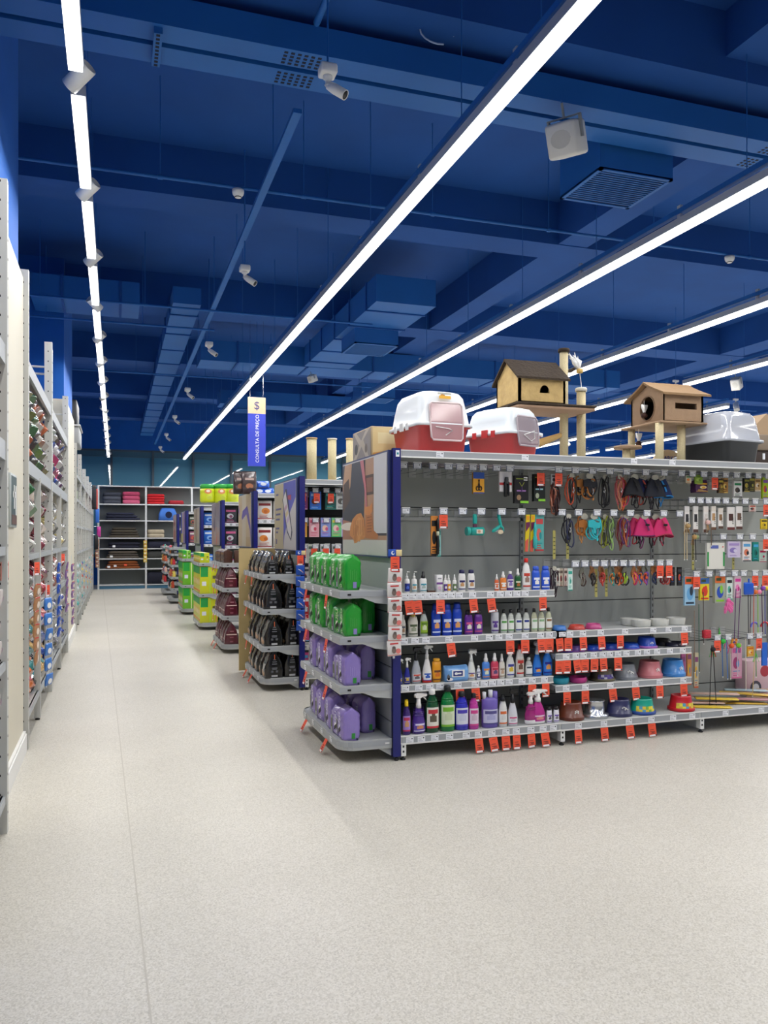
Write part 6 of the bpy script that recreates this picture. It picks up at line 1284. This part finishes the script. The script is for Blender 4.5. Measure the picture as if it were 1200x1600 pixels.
fill(6.5, 8.66, .2, .26, 4, .15, ['c8502c', 'd8702c', '2a8a8a', '3a3a3c', 'd8b070', '2c4a9a', 'b84a5a'], 'lowest bin of the first left rack', 9); fill(8.86, 11.55, .26, .26, 4, .15, ['2c4ab0', '3a3a3c', 'a8a8a4', '8a8a90'], 'lowest bin of the second left rack', 10)
fill(3.4, 4.6, .24, 2.06, 2, .16, ['d8c0b8', '8a2a2c', 'e0b0a8'], 'nearest left rack', 11)
FARC = ['5a5c5e', '2a2a2c', 'a0aa8a', 'b8b8b4', 'c8a8a0', '3a3c40', '7a8a98']
for i, y in enumerate((14.25, 16.3, 18.5, 20.7, 22.9)):
    for z, nm in ((2.2, 'upper'), (1.75, 'third'), (1.3, 'middle')):
        for k in range(4):
            r = random.Random(i*31+k*7+int(z*10)); c = r.choice(FARC if i < 3 else FARC+['2a6ac8', 'c83a2c', 'c83a8a'])
            o = inst(('blk', c), lambda: (MB().cbox(-.2, .0, -.19, .19, 0, .3, M(c, .5), .02).build('folded_fabric')), (RX-.06, y+.28+.47*k, z+.002), r.uniform(-.1, .1), 'folded pet item, %s shelf of %s far left rack, %s from camera' % (nm, ORD[i], ORD[k]), 'pet accessory', 'pet items in the far left racks')
            o.scale = (1, 1, r.uniform(.6, 1.0))
    for col in range(3):
        for l in range(6):
            r = random.Random(i*13+col*5+l); c = ['e8c82c', '3a6ab0', 'c8ccd0', '5ab0a8', 'd0d0cc', '8ab8c8', 'c85a4a'][(col*2+l+i) % 7] if i else ['c8d0d4', '5ab0b0', 'a8b8b8'][(l+col) % 3]
            inst(('ball', c), lambda: (MB().lathe([(0, -.045), (.03, -.035), (.045, 0), (.03, .035), (0, .045)], M(c, .4), n=14).lathe([(.0, .045), (.03, .05), (.0, .08)], M('d0d4d8', .4), n=8).build('toy_ball')), (RX-.045, y+.3+.62*col, .38+.13*l), 0, 'small hanging toy, %s far left rack, %s column, %s up' % (ORD[i], ORD[col], ORD[l]), 'pet toy', 'hanging toys of the far left racks')
# bins and crates above the far rack
t = empty('grey_bin', (RX-.25, 14.9, 3.05)); MB().cbox(-.25, .28, -.5, .5, 0, .3, M('9a9c9c', .5), .03).build('bin_body', t); MB().cbox(-.27, .3, -.52, .52, .3, .33, M('b4b6b6', .5), .01).build('rim', t); tag(t, 'light grey plastic bin on top of the far left racks', 'bin'); t.location[2] = 3.1
tag(MB().cbox(-.25, .24, -.45, .45, 0, .42, M('202226', .5), .02).build('dark_crate', None, (RX-.25, 14.9, 3.435)), 'dark crate stacked on the grey bin above the left racks', 'crate')
for i, (x, y, z, h, c, n) in enumerate(((-.50, 23.2, 2.3, .55, 'c23a2c', 'red'), (-.5, 21.6, 2.25, .6, '24262c', 'black'), (-.48, 24.2, 1.95, .4, '2a6ac8', 'blue'), (-.45, 24.6, 1.55, .3, 'c83a9a', 'magenta'), (-.5, 23.8, 1.2, .4, '1a1a1e', 'black lower'))):
    mb = MB().loft([rrect(.05, .16*a, .02, zz*h, 3) for a, zz in ((.8, 0), (.9, .1), (1, .6), (.7, .9), (.35, 1))], M(c, .7)); mb.tube([(.0, 0, h*.98), (-.14, 0, h*1.03)], .006, CHROME); tag(mb.build('pet_garment', None, (x, y, z)), '%s pet garment hanging in front of the far left racks' % n, 'pet garment')
clip_strip(RX+.03, 4.64, 1.31, 5, 'orange', PI/2-.35, 'on the upright of the nearest left rack', False, .135); clip_strip(RX+.045, 6.46, 1.2, 6, 'tan', PI/2-.15, 'on the first upright beyond the clad column', False); clip_strip(RX+.05, 7.52, 1.05, 6, 'paws', PI/2-.4, 'on the middle post of the first left rack', False, .13)
clip_strip(RX+.05, 8.86, 1.3, 7, 'blue', PI/2-.15, 'on the upright between the two left racks', False, .11); clip_strip(RX+.05, 10.3, 1.25, 6, 'violet', PI/2-.1, 'on the middle post of the second left rack', False); clip_strip(RX+.05, 11.75, 1.2, 7, 'violet', PI/2-.15, 'on the edge of the second clad column', False, .12)
clip_strip(RX+.1, 24.95, 1.5, 7, 'tan', .1, 'at the left end of the rear rack', False, .12)
for i, (x, y, z) in enumerate(((RX+.04, 6.6, 1.36), (RX+.04, 7.6, 1.13), (RX+.04, 9.8, 1.36), (RX+.05, 4.64, 1.42))): price_card(x, y, z, 'in the left racks', PI/2-.5)
t = empty('framed_sign', (-.612, 5.62, 1.78), PI/2); MB().cbox(-.15, .15, .0, .016, -.17, .17, M('a9b0b0', .4), .003, 1).build('sign_frame', t); MB().box(-.135, .135, -.002, 0, -.155, .155, M('2f4a4c', .4)).build('sign_face', t)
q = MB().plate(-.06, .06, .02, .06, -.002, WHITE).plate(-.02, .02, -.05, .1, -.002, WHITE).plate(.07, .11, -.1, .1, -.002, WHITE).plate(-.13, .13, -.15, -.09, -.002, M('5a3a34')); q.build('pictogram', t); tag(t, 'small dark framed sign on the first clad column', 'sign')
# ---------------------------------------------------------------- rear rack with beds
BY = 25.3
t = empty('rear_rack', (-.47, BY, 0)); m = M('d0d3d3', .4); xs = [0, 1.35, 2.7, 4.05]
for x in xs: MB().box(x-.025, x+.025, 0, .05, 0, 3.08, m).build('upright', t)
for i in range(3):
    for z in (3.08, 2.54, 2.05, 1.53, 1.21, .91, .60, .13): MB().box(xs[i]+.025, xs[i+1]-.025, .0, .6, z-.03, z, m).build('shelf', t)
MB().box(0, 4.05, .6, .62, 0, 3.08, M('6f7472', .6)).build('back_panel', t); MB().box(0, 4.05, .02, .05, 0, .09, M('3a6a88', .4)).build('plinth', t)
tag(t, 'pale shelf rack with pet beds against the rear windows', 'rack')
def bed(w, h, c, kind='flat', c2=None):
    t = empty('pet_bed'); m = M(c, .85, noise=.15, nscale=12, bump=.3)
    if kind == 'round': MB().loft([rrect(w/2*a, .2*a, .1, z*h) for a, z in ((.88, 0), (1, .1), (1, .8), (.92, 1))], m).loft([rrect(w/2*.7, .13, .08, h*1.01), rrect(w/2*.66, .12, .08, h*.95)], M(c2 or c, .9)).build('bed_rim', t)
    else: MB().loft([rrect(w/2*a, .22*a, .08, z*h) for a, z in ((.9, 0), (1, .3), (1, .6), (.88, 1))], m).build('cushion', t)
    return t
def bd(px, z, w, h, c, kind, label, k=0): o = bed(w, h, c, kind); o.location = (PX(px, BY+.24), BY+.24, z+.002+k*(h+.002)); tag(o, label, 'pet bed')
for k in range(3): bd(175, 2.54, .52, .11, ('3c404c', '484c58', '2f3340')[k], 'round', 'dark grey oval bed, %s in the stack on the top rear shelf' % ORD[k], k)
for k in range(3): bd(205, 2.54, .5, .12, ('c85a7c', 'b84a6a', 'a83c5c')[k], 'round', 'pink oval bed, %s in the stack on the top rear shelf' % ORD[k], k)
for k in range(4): bd(243, 2.54, .52, .075, 'c01822', 'flat', 'bright red cushion, %s in the stack on the top rear shelf' % ORD[k], k)
bd(275, 2.54, .45, .12, '9a1a28', 'flat', 'dark red rolled bed right of the red cushions')
for k in range(3): bd(192-2*k, 2.05, 1.0-.1*k, .075, '1e2338', 'flat', 'navy cushion, %s in the stack on the second rear shelf' % ORD[k], k)
for k in range(4): bd(194, 1.53, .9-.07*k, .075, ('4a4438', '3a352c')[k % 2], 'flat', 'olive brown cushion, %s in the stack on the third rear shelf' % ORD[k], k)
for k in range(2): bd(194, 1.21, .9, .09, '14172a', 'flat', 'near black cushion, %s in the stack on the fourth rear shelf' % ORD[k], k)
for k in range(3): bd(192, .91, .95-.06*k, .07, ('5a5248', '47413a')[k % 2], 'flat', 'grey brown cushion, %s in the stack on the fifth rear shelf' % ORD[k], k)
for k in range(3): bd(192, .60, 1.0-.08*k, .075, ('8a4a1e', '7a3f1a')[k % 2], 'flat', 'rust orange cushion, %s in the stack on the sixth rear shelf' % ORD[k], k)
for i, z in enumerate((1.21, .91)): bd(248, z, .7, .2, ('161a30', '3a3c3a')[i], 'flat', '%s bed right of the middle rear upright' % ('navy', 'mottled grey')[i])
bd(247, .13, .7, .35, '15182a', 'flat', 'dark navy bed on the lowest rear shelf')
for k in range(2): bd(243, 1.53, .5, .12, 'b0a48c', 'round', 'cream and blue oval bed, %s in the stack on the third rear shelf' % ORD[k], k)
t = empty('pet_cave', (PX(262, BY+.2), BY+.2, 2.052)); MB().loft([rrect(.27, .19, .06, 0), rrect(.26, .19, .06, .2), rrect(.2, .15, .06, .36), rrect(.16, .1, .05, .38)], M('3f74c8', .8, bump=.2)).build('cave_body', t); MB().disc(0.02, .17, .1, .1, -.188, M('0e1638', .9), .01, 24).build('opening', t); tag(t, 'blue pet cave bed with round dark opening on the second rear shelf', 'pet bed')
for i, (px, z) in enumerate(((178, 1.24), (174, .94), (170, .63), (180, .66), (196, .68))): price_tag = MB().box(-.04, .04, -.002, 0, 0, .06, TICKET if i < 4 else ORANGE).build('paper_tag', None, (PX(px, BY+.01), BY+.0, z)); tag(price_tag, '%s paper tag on the stacked cushions of the rear rack, %s' % ('white' if i < 4 else 'orange', ORD[i]), 'paper tag')
clip_strip(PX(227, BY-.05), BY-.05, 1.45, 6, 'yellow', 0, 'on the middle upright of the rear rack', False, .11)
dups = {k: v for k, v in LABELS.items() if len(v) > 1}
for k_ in LABELS:
    if len(k_.split()) > 16: print('LONG', len(k_.split()), k_)
if dups: print('DUPLICATE LABELS', len(dups), list(dups)[:12])
scene.cycles.use_denoising = True
scene.cycles.max_bounces = 8; scene.cycles.diffuse_bounces = 5; scene.cycles.transparent_max_bounces = 12
